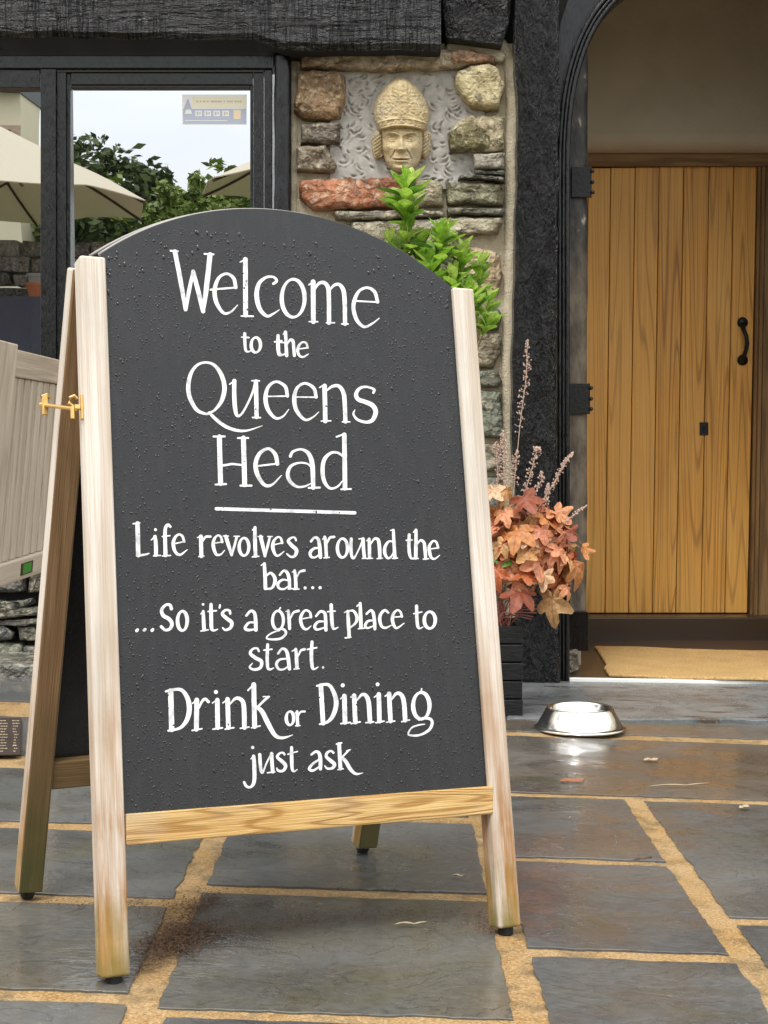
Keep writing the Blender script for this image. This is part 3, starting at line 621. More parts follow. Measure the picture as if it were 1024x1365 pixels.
b = MB(); sti(rc(244, 145, 328, 165), .0018); sti([(245, 145), (250.5, 131), (256, 145)], .0024); sk('sticker_print', M['st_blue'])
b = MB()
for i in range(4): sti(rc(260.5 + i * 12, 147.5, 269.5 + i * 12, 155), .0024)
sti(rc(246.5, 160.3, 303, 161.3), .0024); sti([(246, 152), (248, 146), (254.5, 146), (256.5, 152)], .0026); sk('sticker_print', M['white'])
b = MB(); sti(rc(311.5, 146.5, 321, 159), .0024); sk('sticker_print', M['st_orange'])
b = MB(); q = random.Random(5); x = 262
while x < 322:
    w_ = q.uniform(1.2, 2.6); sti(rc(x, 134.2, x + w_, 136.4), .0024); x += w_ + q.choice((.7, .7, 2.6))
for i in range(4): sti(rc(262.5 + i * 12, 149, 264.5 + i * 12, 153.5), .003); sti(rc(265.8 + i * 12, 149.6, 267.6 + i * 12, 152.4), .003)
sk('sticker_print', M['st_grey'])

# ---------------------------------------------------------------- masonry
def stone_at(poly, Y, prot, col, parent, name='stone', m='stone', seed=None, amp=.010, step=3.6, depth=.12):
    """a stone from its outline (pixels on the wall plane): ragged rim, rings rising to an uneven face"""
    sd = seed if seed is not None else random.random() * 100; out = []
    for a, c in zip(poly, poly[1:] + poly[:1]):
        d = math.hypot(c[0] - a[0], c[1] - a[1]); n_ = max(1, int(d / step))
        for k in range(n_):
            t = k / n_; x = a[0] + (c[0] - a[0]) * t; y = a[1] + (c[1] - a[1]) * t
            out.append((x + noise.noise(Vector((x * .07, y * .07, sd))) * 2.2, y + noise.noise(Vector((x * .07, y * .07, sd + 9))) * 2.2))
    cx = sum(p[0] for p in out) / len(out); cy = sum(p[1] for p in out) / len(out); n_ = len(out); V = []; F = []
    for s, h in ((1, -depth), (1.0, .30), (.97, .74), (.92, .90), (.82, .97), (.68, 1.0), (.52, 1.02), (.36, 1.0), (.18, 1.0)):
        for x, y in out:
            q = P(cx + (x - cx) * s, cy + (y - cy) * s, Y)
            if h == -depth: q.y += depth
            else:
                f = noise.fractal(Vector((q.x * 11, sd, q.z * 17)), .8, 2.2, 5); q.y -= prot * h + (f * amp if s < 1 else f * amp * .4)
            V.append(q)
    R_ = 9
    for k in range(R_ - 1):
        for i in range(n_): j = (i + 1) % n_; F.append((k * n_ + i, k * n_ + j, (k + 1) * n_ + j, (k + 1) * n_ + i))
    F.append(tuple(range((R_ - 1) * n_, R_ * n_)))
    a_ = sum(out[i][0] * out[(i + 1) % n_][1] - out[(i + 1) % n_][0] * out[i][1] for i in range(n_))
    if a_ > 0: F = [tuple(reversed(f)) for f in F]
    return mk(name, V, F, M[m], parent, color=tuple(c * (.62 if m == 'slate' else 1) for c in col), smooth=True)
panel = pxrect(385, 58, 700, 912, FY + .022, .25, 'masonry_panel', M['mortar'], pub, 0)
def z2(pts): return [(370 + x * .3223, 40 + y * .3223) for x, y in pts]
st = lambda pts, prot, col, **k: stone_at(z2(pts), FY + .05, prot, col, panel, **k)
st([(95, 98), (300, 92), (665, 92), (700, 104), (820, 118), (905, 132), (900, 158), (700, 182), (480, 192), (280, 184), (95, 176)], .105, (.34, .27, .18))
st([(700, 112), (800, 108), (900, 134), (890, 160), (720, 172), (690, 150)], .112, (.38, .22, .13))
st([(84, 196), (150, 186), (250, 190), (284, 210), (285, 300), (268, 382), (200, 392), (110, 388), (72, 350)], .10, (.27, .17, .085))
st([(96, 402), (265, 400), (262, 480), (200, 488), (100, 484)], .085, (.15, .125, .10))
st([(84, 500), (205, 492), (246, 570), (238, 598), (80, 602)], .095, (.24, .195, .14))
st([(95, 634), (300, 626), (500, 624), (560, 632), (560, 745), (430, 752), (150, 755), (92, 700)], .10, (.40, .155, .075))
st([(566, 632), (660, 636), (682, 660), (684, 738), (566, 746)], .095, (.33, .29, .19))
st([(692, 640), (920, 654), (935, 690), (932, 738), (700, 734)], .10, (.20, .20, .12))
st([(742, 616), (932, 628), (934, 642), (742, 630)], .11, (.08, .08, .07))
st([(700, 752), (934, 754), (935, 780), (700, 776)], .105, (.14, .14, .11)); st([(230, 766), (500, 760), (690, 762), (692, 782), (400, 800), (240, 796)], .10, (.30, .28, .22))
st([(700, 792), (924, 786), (926, 812), (912, 852), (704, 862)], .10, (.46, .42, .30)); st([(300, 806), (690, 792), (695, 862), (520, 880), (310, 876)], .09, (.42, .39, .30))
st([(724, 220), (740, 196), (790, 166), (872, 162), (908, 180), (936, 256), (906, 344), (860, 350), (800, 342), (752, 290), (728, 252)], .115, (.56, .48, .27))
st([(705, 436), (742, 384), (800, 366), (935, 368), (936, 518), (826, 522), (704, 518)], .085, (.56, .49, .32)); st([(703, 438), (770, 402), (812, 402), (880, 462), (874, 506), (820, 520), (704, 518)], .108, (.16, .14, .055))
st([(802, 530), (934, 526), (936, 592), (870, 596), (806, 588)], .10, (.36, .33, .28)); st([(812, 598), (936, 602), (934, 620), (815, 612)], .105, (.09, .10, .075))
def z3(pts): return [(600 + x * .2344, 180 + y * .2344) for x, y in pts]
s3 = lambda pts, prot, col, **k: stone_at(z3(pts), FY + .05, prot, col, panel, **k)
s3([(0, 640), (160, 645), (280, 680), (296, 800), (280, 905), (130, 930), (-60, 900)], .075, (.48, .36, .22)); s3([(-80, 990), (165, 985), (268, 985), (290, 1040), (276, 1112), (-60, 1118)], .085, (.11, .12, .11))
s3([(-60, 1130), (150, 1125), (288, 1130), (292, 1240), (240, 1330), (-50, 1330)], .07, (.27, .24, .16)); s3([(-60, 1340), (270, 1340), (290, 1400), (270, 1440), (-60, 1440)], .08, (.17, .18, .14))
for (a, c, d) in ((520, 584, (.20, .22, .17)), (590, 628, (.30, .27, .2)), (634, 690, (.17, .17, .14)), (696, 730, (.34, .28, .2)), (736, 800, (.2, .2, .17)), (806, 850, (.28, .24, .19)), (856, 905, (.18, .18, .15))):
    stone_at([(610, a), (668, a + 2), (670, c), (612, c + 1)], FY + .05, .08, d, panel)
q = random.Random(11); y = 305
while y < 895:
    h = q.uniform(20, 46); x = 400
    while x < 600:
        w_ = min(q.uniform(50, 110), 606 - x)
        if w_ > 18: stone_at([(x + 2, y + 2), (x + w_ - 3, y + q.uniform(0, 4)), (x + w_ - 2, y + h - 3), (x + 1, y + h - q.uniform(1, 5))], FY + .05, q.uniform(.07, .1), q.choice(((.3, .26, .18), (.18, .18, .14), (.4, .34, .22), (.24, .17, .1))), panel, step=12)
        x += w_
    y += h
# rounded pointing at both sides
b = MB(); rr = random.Random(2)
pts = [(662, 58), (676, 72), (682, 92), (683, 130), (682, 200), (681, 300), (679, 420), (677, 520), (679, 640), (682, 800), (684, 905)]
b.tube([P(x, y, FY + .03) for x, y in chaikin(pts, 1)], [.030 + rr.uniform(-.003, .003) for _ in chaikin(pts, 1)], 12); b.make('pointing', M['mortar'], panel, smooth=True)
b = MB(); b.tube([P(x, y, FY + .03) for x, y in ((391, 72), (392, 160), (391, 300), (391, 900))], .018, 10); b.make('pointing', M['mortar'], panel, smooth=True)
b = MB(); b.prism([P(x, y, FY - .02) for x, y in ((594, 60), (600, 54), (625, 52), (655, 58), (668, 66), (676, 74), (670, 82), (640, 78), (618, 71), (596, 71))], (0, .1, 0)); b.make('pointing', M['mortar'], panel, bevel=.012, seg=3)

# niche of gouged render
NXn, NZn = 150, 130; V = []; F = []; q = random.Random(21); sc_ = []
for _ in range(170):
    gx, gz_ = q.uniform(448, 636), q.uniform(96, 246)
    a = math.atan2(gz_ - 170, gx - 535) + math.pi / 2 + q.uniform(-.5, .5) if q.random() < .4 else q.uniform(-1.3, 1.3)
    sc_.append((gx, gz_, a, q.uniform(2.2, 6.5), q.uniform(.7, 1.7)))
for i in range(NZn + 1):
    for k in range(NXn + 1):
        x = 440 + 206 * k / NXn; y = 92 + 160 * i / NZn; h = noise.noise(Vector((x * .05, y * .05, 0))) * .003
        for gx, gy_, a, ln, wd in sc_:
            dx, dy = x - gx, y - gy_
            if abs(dx) < 9 and abs(dy) < 9:
                u = dx * math.cos(a) + dy * math.sin(a); v = -dx * math.sin(a) + dy * math.cos(a) + u * u * .06
                e = math.exp(-(u / ln) ** 2 * 1.2) * math.exp(-(v / wd) ** 2); h += e * .013 - .006 * math.exp(-(u / ln) ** 2) * math.exp(-((v - 2.2) / 1.8) ** 2)
        V.append(P(x, y, FY + .002 + h))
W = NXn + 1
for i in range(NZn):
    for k in range(NXn): F.append((i * W + k, (i + 1) * W + k, (i + 1) * W + k + 1, i * W + k + 1))
mk('gouged_render', V, F, M['niche'], panel, smooth=True)

# slate wall under the window
sw = pxrect(-260, 505, 364, 915, FY + .05, .25, 'slate_wall', M['dark'], pub, 0)
q = random.Random(9)
vis = [([(-20, 797), (20, 800), (48, 795), (50, 804), (20, 812), (-20, 806)], (.12, .14, .13)), ([(-30, 812), (22, 806), (58, 808), (60, 818), (20, 822), (-30, 824)], (.20, .20, .15)), ([(-30, 825), (60, 821), (60, 831), (30, 833), (-30, 830)], (.15, .15, .12)),
       ([(-30, 834), (10, 832), (24, 840), (22, 850), (0, 853), (-30, 852)], (.11, .115, .12)), ([(26, 834), (50, 832), (62, 842), (55, 852), (30, 852)], (.19, .185, .15)), ([(-30, 857), (10, 852), (32, 856), (36, 866), (26, 880), (0, 884), (-30, 884)], (.24, .25, .19)), ([(38, 858), (62, 856), (64, 884), (34, 886)], (.10, .10, .09)), ([(-30, 889), (60, 888), (60, 906), (-30, 906)], (.16, .14, .10))]
for p_, c in vis: stone_at(p_, FY + .05, q.uniform(.06, .085), c, sw, m='slate', step=4, amp=.012)
y = 520
while y < 900:
    h = q.uniform(16, 34); x = -250
    while x < 355:
        w_ = min(q.uniform(40, 110), 360 - x)
        if w_ > 15 and not (y + h > 794 and x < 64 and x + w_ > -34): stone_at([(x + 2, y + 2), (x + w_ - 3, y + q.uniform(0, 4)), (x + w_ - 1, y + h - 3), (x + 1, y + h - 2)], FY + .05, q.uniform(.05, .085), q.choice(((.12, .125, .12), (.17, .165, .13), (.10, .10, .10), (.2, .19, .15))), sw, m='slate', step=14)
        x += w_
    y += h
# rendered walls above and to the sides (outside the picture)
zt2 = P(0, -80, FY).z
for x0, x1, z0, z1 in ((-4.5, 4.5, zt2, zt2 + 2.6), (P(1277, 0, FY).x, 4.5, 0, zt2), (-4.5, P(-262, 0, FY).x, 0, zt2)):
    mk('rendered_wall', *box(x0, x1, FY - .02, FY + .28, z0, z1), M['cream_wall'], pub)
# ================================================================ CARVED HEAD IN THE NICHE
def lerp_tab(t, y):
    for (a, va), (c, vc) in zip(t, t[1:]):
        if y <= c: u = max(0, (y - a) / (c - a)); return [p_ + (q_ - p_) * u for p_, q_ in zip(va, vc)]
    return list(t[-1][1])
def smooth_tab(t): 
    ys = [a for a, _ in t]; return lambda y: [sum(lerp_tab(t, y + d)[i] for d in (-2, -1, 0, 1, 2)) / 5 for i in range(len(t[0][1]))]
hd = empty('carved_head', P(535, 228, FY), 'carved sandstone head of a bishop wearing a mitre, set in the render niche', 'carving')
def g2(x, y, cx, cy, sx, sy): return math.exp(-((x - cx) / sx) ** 2 - ((y - cy) / sy) ** 2)
def relief(name, tab, y0, y1, depth, feat, ny, nx, m, parent, Yb=FY + .012):
    f = smooth_tab(tab); V = []; F = []
    for i in range(ny + 1):
        y = y0 + (y1 - y0) * i / ny; xl_, xr_ = f(y); e = min(1, max(0, (y1 - y) / 9), max(0, (y - y0) / 14)) ; e = math.sqrt(max(0, 1 - (1 - e) ** 2))
        for k in range(nx + 1):
            th = math.pi * (k / nx - .5); u = math.sin(th); x = (xl_ + xr_) / 2 + u * (xr_ - xl_) / 2
            h = depth * max(0, math.cos(th)) ** .85 * (.25 + .75 * e)
            h += feat(x, y, u) * min(1, max(0, math.cos(th)) * 2.2) * e
            V.append(P(x, y, Yb - h))
    W = nx + 1
    for i in range(ny):
        for k in range(nx): F.append((i * W + k, (i + 1) * W + k, (i + 1) * W + k + 1, i * W + k + 1))
    return mk(name, V, F, m, parent, smooth=True)
def face(x, y, u):
    h = 0.0
    t = max(0, min(1, (y - 178) / 21)); 
    if 174 < y < 203: h += (.006 + .026 * t) * math.exp(-((x - 535) / (2.6 + 1.8 * t)) ** 2) * (1 if y < 198 else max(0, 1 - ((y - 198) / 4.5) ** 2))
    h += .011 * (g2(x, y, 530.6, 198.5, 2.2, 2.4) + g2(x, y, 539.4, 198.5, 2.2, 2.4))
    for s in (-1, 1):
        ex = 535 + s * 11.7
        h -= .021 * g2(x, y, ex - s * 1.5, 184, 7.5, 5.0); h += .0175 * g2(x, y, ex, 185, 4.4, 2.6); h -= .004 * g2(x, y, ex, 185, 1.2, 1.1)
        h += .006 * math.exp(-((y - (181.3 + .05 * (x - ex) ** 2)) / .7) ** 2) * math.exp(-((x - ex) / 6) ** 4); h += .004 * math.exp(-((y - (188.3 - .04 * (x - ex) ** 2)) / .7) ** 2) * math.exp(-((x - ex) / 5.5) ** 4)
        h += .010 * math.exp(-((y - (177.0 + .035 * (x - ex - s * 1) ** 2)) / 1.5) ** 2) * math.exp(-((x - ex) / 9) ** 4)
        h += .009 * g2(x, y, 535 + s * 17, 196, 7, 6); h -= .0065 * math.exp(-((x - (535 + s * (6.5 + (y - 198) * .55))) / 1.0) ** 2) * math.exp(-((y - 206) / 8) ** 4)
        h -= .007 * g2(x, y, 535 + s * 20, 209, 5, 7)
    h += .012 * math.exp(-((y - 210.3 - abs(x - 535) * .06) / 1.5) ** 2) * math.exp(-((x - 535) / 9.5) ** 4) + .012 * math.exp(-((y - 215.0) / 1.7) ** 2) * math.exp(-((x - 535) / 8) ** 4)
    h -= .014 * math.exp(-((y - 212.6 + .012 * (x - 535) ** 2 * .3) / .75) ** 2) * math.exp(-((x - 535) / 10) ** 4); h -= .007 * g2(x, y, 535, 218.7, 7, 1.6); h += .013 * g2(x, y, 535, 224.5, 7, 4.5)
    h -= .004 * g2(x, y, 535, 205, 1.4, 4) ; h -= .004 * math.exp(-((y - 173) / .8) ** 2) * .5
    return h
relief('face', [(164, (509, 562)), (174, (508.5, 563.5)), (186, (508.5, 565)), (198, (509, 565)), (208, (511, 563)), (216, (514, 560)), (223, (518.5, 555)), (228, (525, 548)), (231, (531, 540))], 164, 231, .105, face, 150, 110, M['head'], hd)
def mit(x, y, u):
    h = 0; yb = 168.5 + (x - 535) ** 2 * .006
    lo, hi = yb - 12, yb
    band = 1 / (1 + math.exp(-(y - lo) * 2.2)) * 1 / (1 + math.exp((y - hi) * 2.2)); h += .008 * band - .020 * (1 / (1 + math.exp(-(y - hi - .8) * 2)))
    h += .0035 * math.exp(-((y - lo - 1.4) / .9) ** 2) + .0035 * math.exp(-((y - hi + 1.6) / .9) ** 2)
    v = (1 / (1 + math.exp((abs(x - 537) - 6.5) * 2.5))) * (1 if y < lo else 0); h += .006 * v
    h += .0022 * noise.noise(Vector((x * .55, y * .42, 7))) * (1 - v); h += .0005 * math.sin(math.hypot(abs(x - 537) - 18, y - 146) * 1.3) * (1 - v) * (1 if y < lo else 0); h += .003 * noise.noise(Vector((x * .25, y * .25, 2)))
    return h
relief('mitre', [(103.5, (532, 537)), (107, (523, 546)), (114, (514, 554.5)), (124, (506, 563)), (136, (500, 569.5)), (150, (497.5, 573)), (162, (500, 571.5)), (172, (504, 568)), (178, (507, 565))], 103.5, 178, .115, mit, 150, 120, M['head'], hd)
q = random.Random(4)
for cx, sgn in ((503.5, -1), (567, 1)):
    b = MB()
    for i in range(26):
        x, y = cx + q.uniform(-4.5, 4.5), 179 + q.random() * (30 if sgn < 0 else 24); r_ = q.uniform(.007, .012); c = P(x, y, FY - .01 - q.random() * .012 + abs(x - cx) * .002); pts = []
        for k in range(9): a = k * .8 + i; pts.append(c + Vector((math.cos(a) * r_ * (1 - k * .08), -k * .0018, math.sin(a) * r_ * (1 - k * .08))))
        b.tube(pts, [.004] * 9, 6)
    b.make('hair_curls', M['head'], hd, smooth=True)
    relief('hair', [(174, (cx - 3, cx + 4)), (182, (cx - 7, cx + 7)), (200, (cx - 7.5, cx + 7)), (209, (cx - 5, cx + 4)), (212, (cx - 1, cx + 1))], 174, 212, .05, lambda x, y, u: .005 * math.sin(y * 1.3 + x), 30, 16, M['head'], hd)

# ================================================================ THE SANDWICH BOARD
FL, FR, RL, RR = G(156, 1318), G(682, 1250), G(40, 1203), G(489, 1142)
e1 = (FR - FL); BW = e1.length; e1.normalize(); Zv = Vector((0, 0, 1))
back = Zv.cross(e1).normalized(); upv = e1.cross(back)
if upv.z < 0: upv = -upv
th = R(12.0); BL = 1.25; e2 = math.cos(th) * upv + math.sin(th) * back; nb = math.cos(th) * back - math.sin(th) * upv
sb = empty('sandwich_board', FL, 'tall wooden sandwich board with a rain-spotted blackboard and white hand-painted welcome lettering', 'signboard')
PW, PD = .047, .044
def bp(px, py, off=0.0): return onplane(px, py, FL + nb * off, nb)
def ab(q_): return (q_ - FL).dot(e1), (q_ - FL).dot(e2)
def pl_(a, b_, off=0.0): return FL + e1 * a + e2 * b_ + nb * off
for a, ext in ((0, 0.0), (BW, 0.0)):
    b = MB(); b.beam(pl_(a, .018, PD / 2), pl_(a, BL, PD / 2), e1, PW, nb, PD); lg = b.make('leg', M['post'], sb, bevel=.005, seg=3)
    b = MB(); b.lathe(pl_(a, .0, PD / 2), [(.0005, 0), (.011, 0), (.014, .006), (.014, .024)], 16); b.make('foot', M['rubber'], lg)
# panel with arched head
off = .010
def circ(p1, p2, p3):
    (ax, ay), (bx_, by_), (cx, cy) = p1, p2, p3; d = 2 * (ax * (by_ - cy) + bx_ * (cy - ay) + cx * (ay - by_))
    ux = ((ax * ax + ay * ay) * (by_ - cy) + (bx_ ** 2 + by_ ** 2) * (cy - ay) + (cx * cx + cy * cy) * (ay - by_)) / d
    uy = ((ax * ax + ay * ay) * (cx - bx_) + (bx_ ** 2 + by_ ** 2) * (ax - cx) + (cx * cx + cy * cy) * (bx_ - ax)) / d
    return ux, uy, math.hypot(ax - ux, ay - uy)
ux, uy, ur = circ(ab(bp(138, 335, off)), ab(bp(352, 278, off)), ab(bp(606, 386, off)))
a0, a1 = PW * .35, BW - PW * .35
def archy(a): return uy + math.sqrt(max(0, ur * ur - (a - ux) ** 2))
bl = ab(bp(168, 1095, off))[1]; br = ab(bp(657, 1058, off))[1]
def panel_outline(): 
    o = [(a0, bl - .01), (a1, br - .01)]; N_ = 48
    return o + [(a1 + (a0 - a1) * k / N_, archy(a1 + (a0 - a1) * k / N_)) for k in range(N_ + 1)]
OL = panel_outline()
b = MB(); b.prism([pl_(a, v, off) for a, v in OL], nb * .012); bd = b.make('board_panel', M['board'], sb, bevel=.0015, seg=2)
b = MB(); b.tube([pl_(a, v + .0005, off + .010) for a, v in OL[2:]], .0035, 8); b.make('panel_edge', M['board_edge'], bd, smooth=True)
# bottom rail
def railbeam(c, off0, d, m, parent, name):
    V = [bp(x, y, off0) for x, y in c]; V += [v + nb * d for v in V]; A = V[0]; r_ = random.random() * 5
    F = [(3, 2, 1, 0), (4, 5, 6, 7), (0, 1, 5, 4), (1, 2, 6, 5), (2, 3, 7, 6), (3, 0, 4, 7)]
    U = [[((V[i] - A).dot(e2) + (V[i] - A).dot(nb) + r_, (V[i] - A).dot(e1) + r_) for i in f] for f in F]
    return mk(name, V, F, m, parent, uv=U, bevel=.0025)
railbeam([(168.5, 1085), (658, 1047.5), (658, 1085), (168.5, 1127)], -.001, .034, M['rail'], sb, 'rail')

# rear frame
T0 = pl_(0, BL - .01, PD) + back * .012; T1 = pl_(BW, BL - .01, PD) + back * .012
for A, T in ((RL, T0), (RR, T1)):
    dr = (T - A).normalized(); nr = e1.cross(dr).normalized(); nr = nr if nr.y > 0 else -nr
    A2 = A + dr * .018; ee = nr.cross(dr).normalized(); c_ = nr * (PD / 2)
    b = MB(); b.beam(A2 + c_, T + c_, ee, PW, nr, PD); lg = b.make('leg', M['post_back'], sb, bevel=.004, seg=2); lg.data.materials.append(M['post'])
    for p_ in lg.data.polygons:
        if p_.normal.dot(nr) > -.5: p_.material_index = 1  # inner face stays brown (damp plus painted shade), the others pale
    b = MB(); b.lathe(A + c_, [(.0005, 0), (.011, 0), (.014, .006), (.014, .028)], 16); b.make('foot', M['rubber'], lg)
drl = (T0 - RL).normalized(); er = (RR - RL).normalized(); nrr = er.cross(drl).normalized(); nrr = nrr if nrr.y > 0 else -nrr
Lr = (T0 - RL).length; Wr = (RR - RL).length
def rp(a, v, o_=0): return RL + er * a + drl * v + nrr * o_
dv = Lr - BL
b = MB(); b.prism([rp(a * Wr / BW, v + dv + .014 if v > .5 else v * .98, .026) for a, v in OL], nrr * .012); b.make('rear_panel', M['board'], sb, bevel=.0015)
b = MB(); b.tube([rp(a * Wr / BW, v + dv + .0145, .030) for a, v in OL[2:]], .003, 8); b.make('panel_edge', M['board_edge'], sb, smooth=True)
vb = (onplane(95, 1034, RL, nrr) - RL).dot(drl)
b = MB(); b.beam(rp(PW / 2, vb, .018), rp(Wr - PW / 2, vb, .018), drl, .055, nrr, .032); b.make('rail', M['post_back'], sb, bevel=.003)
# brass casement stay
HA = pl_(-PW / 2 - .004, ab(bp(100, 540, 0))[1], .012); dR = onplane(70, 541, RL, nrr)
sy = bpy.data.objects.new('stay', None); COL.objects.link(sy); sy.parent = sb; sy.location = HA - FL
b = MB(); b.beam(HA + e2 * -.022 + e1 * .002, HA + e2 * .022 + e1 * .002, nb, .010, e1, .004); b.beam(HA - e1 * .010 + nb * .002, HA + nb * .002, nb, .008, e2, .008)
b.tube([HA - e1 * .012 + e2 * .0, HA - e1 * .02 + e2 * .006, HA - e1 * .018 + e2 * .016, HA - e1 * .010 + e2 * .020, HA - e1 * .005 + e2 * .014], .003, 8); b.tube([HA - e1 * .014, HA - e1 * .014 - e2 * .022], .004, 8); b.make('stay_plate', M['brass'], sy, bevel=.001)
b = MB(); E2 = onplane(60, 540, RL - nrr * .012, nrr); b.tube([HA - e1 * .008 - e2 * .004, E2], .0036, 10); b.tube([E2, E2 + (E2 - HA).normalized() * .012], .0058, 10); b.make('stay_rod', M['brass'], sy, smooth=False)
b = MB(); b.beam(E2 + e2 * .018, E2 - e2 * .018, e1, .010, nb, .007); b.tube([E2 + e2 * .006, E2 + e2 * .016 - e1 * .006, E2 + e2 * .020 + e1 * .004, E2 + e2 * .012 + e1 * .010], .003, 8); b.make('stay_plate', M['brass'], sy, bevel=.001)

# ---------------------------------------------------------------- lettering, stroke by stroke
def crom(p, n_=7):
    if len(p) < 3: return p
    o = []
    q_ = [tuple(2 * a - b_ for a, b_ in zip(p[0], p[1]))] + p + [tuple(2 * a - b_ for a, b_ in zip(p[-1], p[-2]))]
    for i in range(1, len(q_) - 2):
        for k in range(n_):
            t = k / n_; o.append(tuple(.5 * (2 * b1 + (c - a) * t + (2 * a - 5 * b1 + 4 * c - d) * t * t + (3 * b1 - a - 3 * c + d) * t ** 3) for a, b1, c, d in zip(q_[i - 1], q_[i], q_[i + 1], q_[i + 2])))
    return o + [p[-1]]
class Word:
    def __init__(s): s.V = []; s.F = []; s.z = 0
    def ribbon(s, pts, ox, oy, sc, curve=True):
        if curve: pts = crom(pts)
        pts = [(ox + x * sc, oy + y * sc, w_ * sc * .96) for x, y, w_ in pts]; s.z = (s.z + 1) % 9; zz = off - .0006 - s.z * .00004; n0 = len(s.V); N_ = len(pts)
        # rounded cap, then the body
        def cap(p, dx, dy):
            n1 = len(s.V); c = bp(p[0], p[1], zz - .00002); s.V.append(c)
            for k in range(7):
                a = math.atan2(dy, dx) - math.pi / 2 + math.pi * k / 6; s.V.append(bp(p[0] + math.cos(a) * p[2] / 2, p[1] + math.sin(a) * p[2] / 2, zz - .00002))
            for k in range(6): s.F.append((n1, n1 + 1 + k, n1 + 2 + k))
        for i, (x, y, w_) in enumerate(pts):
            xa, ya, _ = pts[max(0, i - 1)]; xb, yb, _ = pts[min(N_ - 1, i + 1)]; dx, dy = xb - xa, yb - ya; l_ = math.hypot(dx, dy) or 1
            nx, ny = -dy / l_ * w_ / 2, dx / l_ * w_ / 2; s.V.append(bp(x + nx, y + ny, zz)); s.V.append(bp(x - nx, y - ny, zz))
        for i in range(N_ - 1): s.F.append((n0 + 2 * i, n0 + 2 * i + 2, n0 + 2 * i + 3, n0 + 2 * i + 1))
        cap(pts[0], pts[0][0] - pts[1][0], pts[0][1] - pts[1][1]); cap(pts[-1], pts[-1][0] - pts[-2][0], pts[-1][1] - pts[-2][1])
    def g(s, ox, oy, sc, txt):
        for st_ in txt.split('|'):
            st_ = st_.strip()
            if not st_: continue
            kind = st_[0]; v = [float(t) for t in st_[1:].replace(',', ' ').split()]
            if kind == 'l':                                      # straight: width x y x y ...
                w_ = v[0]; c = list(zip(v[1::2], v[2::2]))
                if len(c) == 1: c = [c[0], (c[0][0] + .5, c[0][1])]
                s.ribbon([(x, y, w_) for x, y in c], ox, oy, sc, False)
            elif kind == 'o':                                    # oval: cx cy rx ry wide thin
                cx, cy, rx, ry, w1_, w2_ = v; N_ = 36
                s.ribbon([(cx + rx * math.cos(t), cy + ry * math.sin(t), w2_ + (w1_ - w2_) * abs(math.cos(t + .35)) ** 1.3) for t in [2 * math.pi * k / N_ for k in range(N_ + 1)]], ox, oy, sc, False)
            else:
                s.ribbon(list(zip(v[0::3], v[1::3], v[2::3])), ox, oy, sc)
    def done(s):
        o = mk('lettering', s.V, s.F, M['chalk'], bd); return o
A, B_ = .15625, .1171875; C_ = 150 / 1024
w = Word()   # Welcome
w.g(220, 320, A, 'c 85 98 40 130 330 40 176 592 34|c 178 590 30 208 420 34 240 268 28|c 240 268 36 285 440 40 326 608 38|c 326 608 30 352 420 44 385 125 44|l17 48 91 110 96|l17 338 118 414 122'
  '|l17 388 423 605 405|c 604 404 32 585 325 32 525 287 22 458 325 28 424 425 38 440 535 36 500 622 26 562 612 18 620 555 9|l42 686 165 688 640|l14 642 188 690 164|l15 652 648 752 650'
  '|c 925 372 24 952 352 24 945 330 22 915 313 20 860 320 24 802 372 34 782 470 42 808 585 38 868 648 26 922 630 18 975 595 8')
w.g(360, 330, A, 'o 198 432 98 162 38 20|l42 368 292 370 632|l13 332 318 370 292|l13 334 632 408 633|c 376 365 16 415 308 26 462 300 32 495 340 38 502 420 38 504 642 38|l13 482 642 552 642|c 508 365 14 550 320 24 595 318 30 628 370 38 638 480 38 640 650 36|l13 612 652 666 652'
  '|l15 725 455 922 466|c 918 464 30 893 378 30 830 342 22 762 370 26 722 445 34 712 525 36 742 620 34 802 676 24 870 650 17 932 603 8'); w.done()
w = Word()   # to the
w.g(220, 320, A, 'c 680 798 28 682 880 28 690 940 24 712 952 16 735 942 9|l14 655 828 716 832|o 775 895 40 64 30 18|c 965 815 28 968 900 28 975 960 24 1000 980 18 1022 972 12|l14 935 868 1024 875')
w.g(360, 330, A, 'c 70 750 28 66 840 28 72 905 24 92 920 18 128 905 9|l14 40 805 100 795|l30 132 722 142 922|l11 112 740 132 720|c 146 825 14 172 788 22 196 800 28 203 860 28 208 922 26|l12 245 865 322 855|c 322 854 20 308 815 20 275 808 16 245 840 24 236 880 26 250 920 22 282 934 18 328 908 8'); w.done()
w = Word()   # Queens
w.g(235, 470, A, 'c 285 515 26 250 522 22 175 488 32 118 388 38 103 290 38 125 180 32 178 108 24 250 84 20 325 108 28 385 190 38 412 300 40 388 410 36 330 488 22 280 515 18|c 282 512 24 345 575 30 425 632 30 520 664 26 610 664 17 735 624 5'
  '|c 496 242 38 495 360 38 503 480 38 522 540 24 562 518 18 612 430 18 655 330 20 678 245 26|l12 456 270 494 242|l38 680 245 686 550|l13 645 240 710 241|l14 652 554 718 555'
  '|l13 778 374 955 371|c 948 370 30 930 290 30 855 248 22 788 290 28 762 380 38 780 480 36 845 558 24 910 545 16 960 485 7')
w.g(365, 480, A, 'l13 188 315 370 317|c 362 315 30 340 238 30 265 198 22 198 240 28 175 330 38 195 430 36 265 508 24 330 490 15 384 443 7|l40 434 220 440 520|l12 392 234 432 210|l12 406 520 488 518'
  '|c 450 262 14 498 225 24 555 222 30 595 280 38 606 380 38 612 524 36|l12 586 527 650 527|c 850 278 22 855 250 22 790 228 20 732 242 26 702 292 36 722 335 38 775 355 38 840 385 42 870 440 42 845 508 36 790 530 26 715 508 24 680 462 18 692 425 8'); w.done()
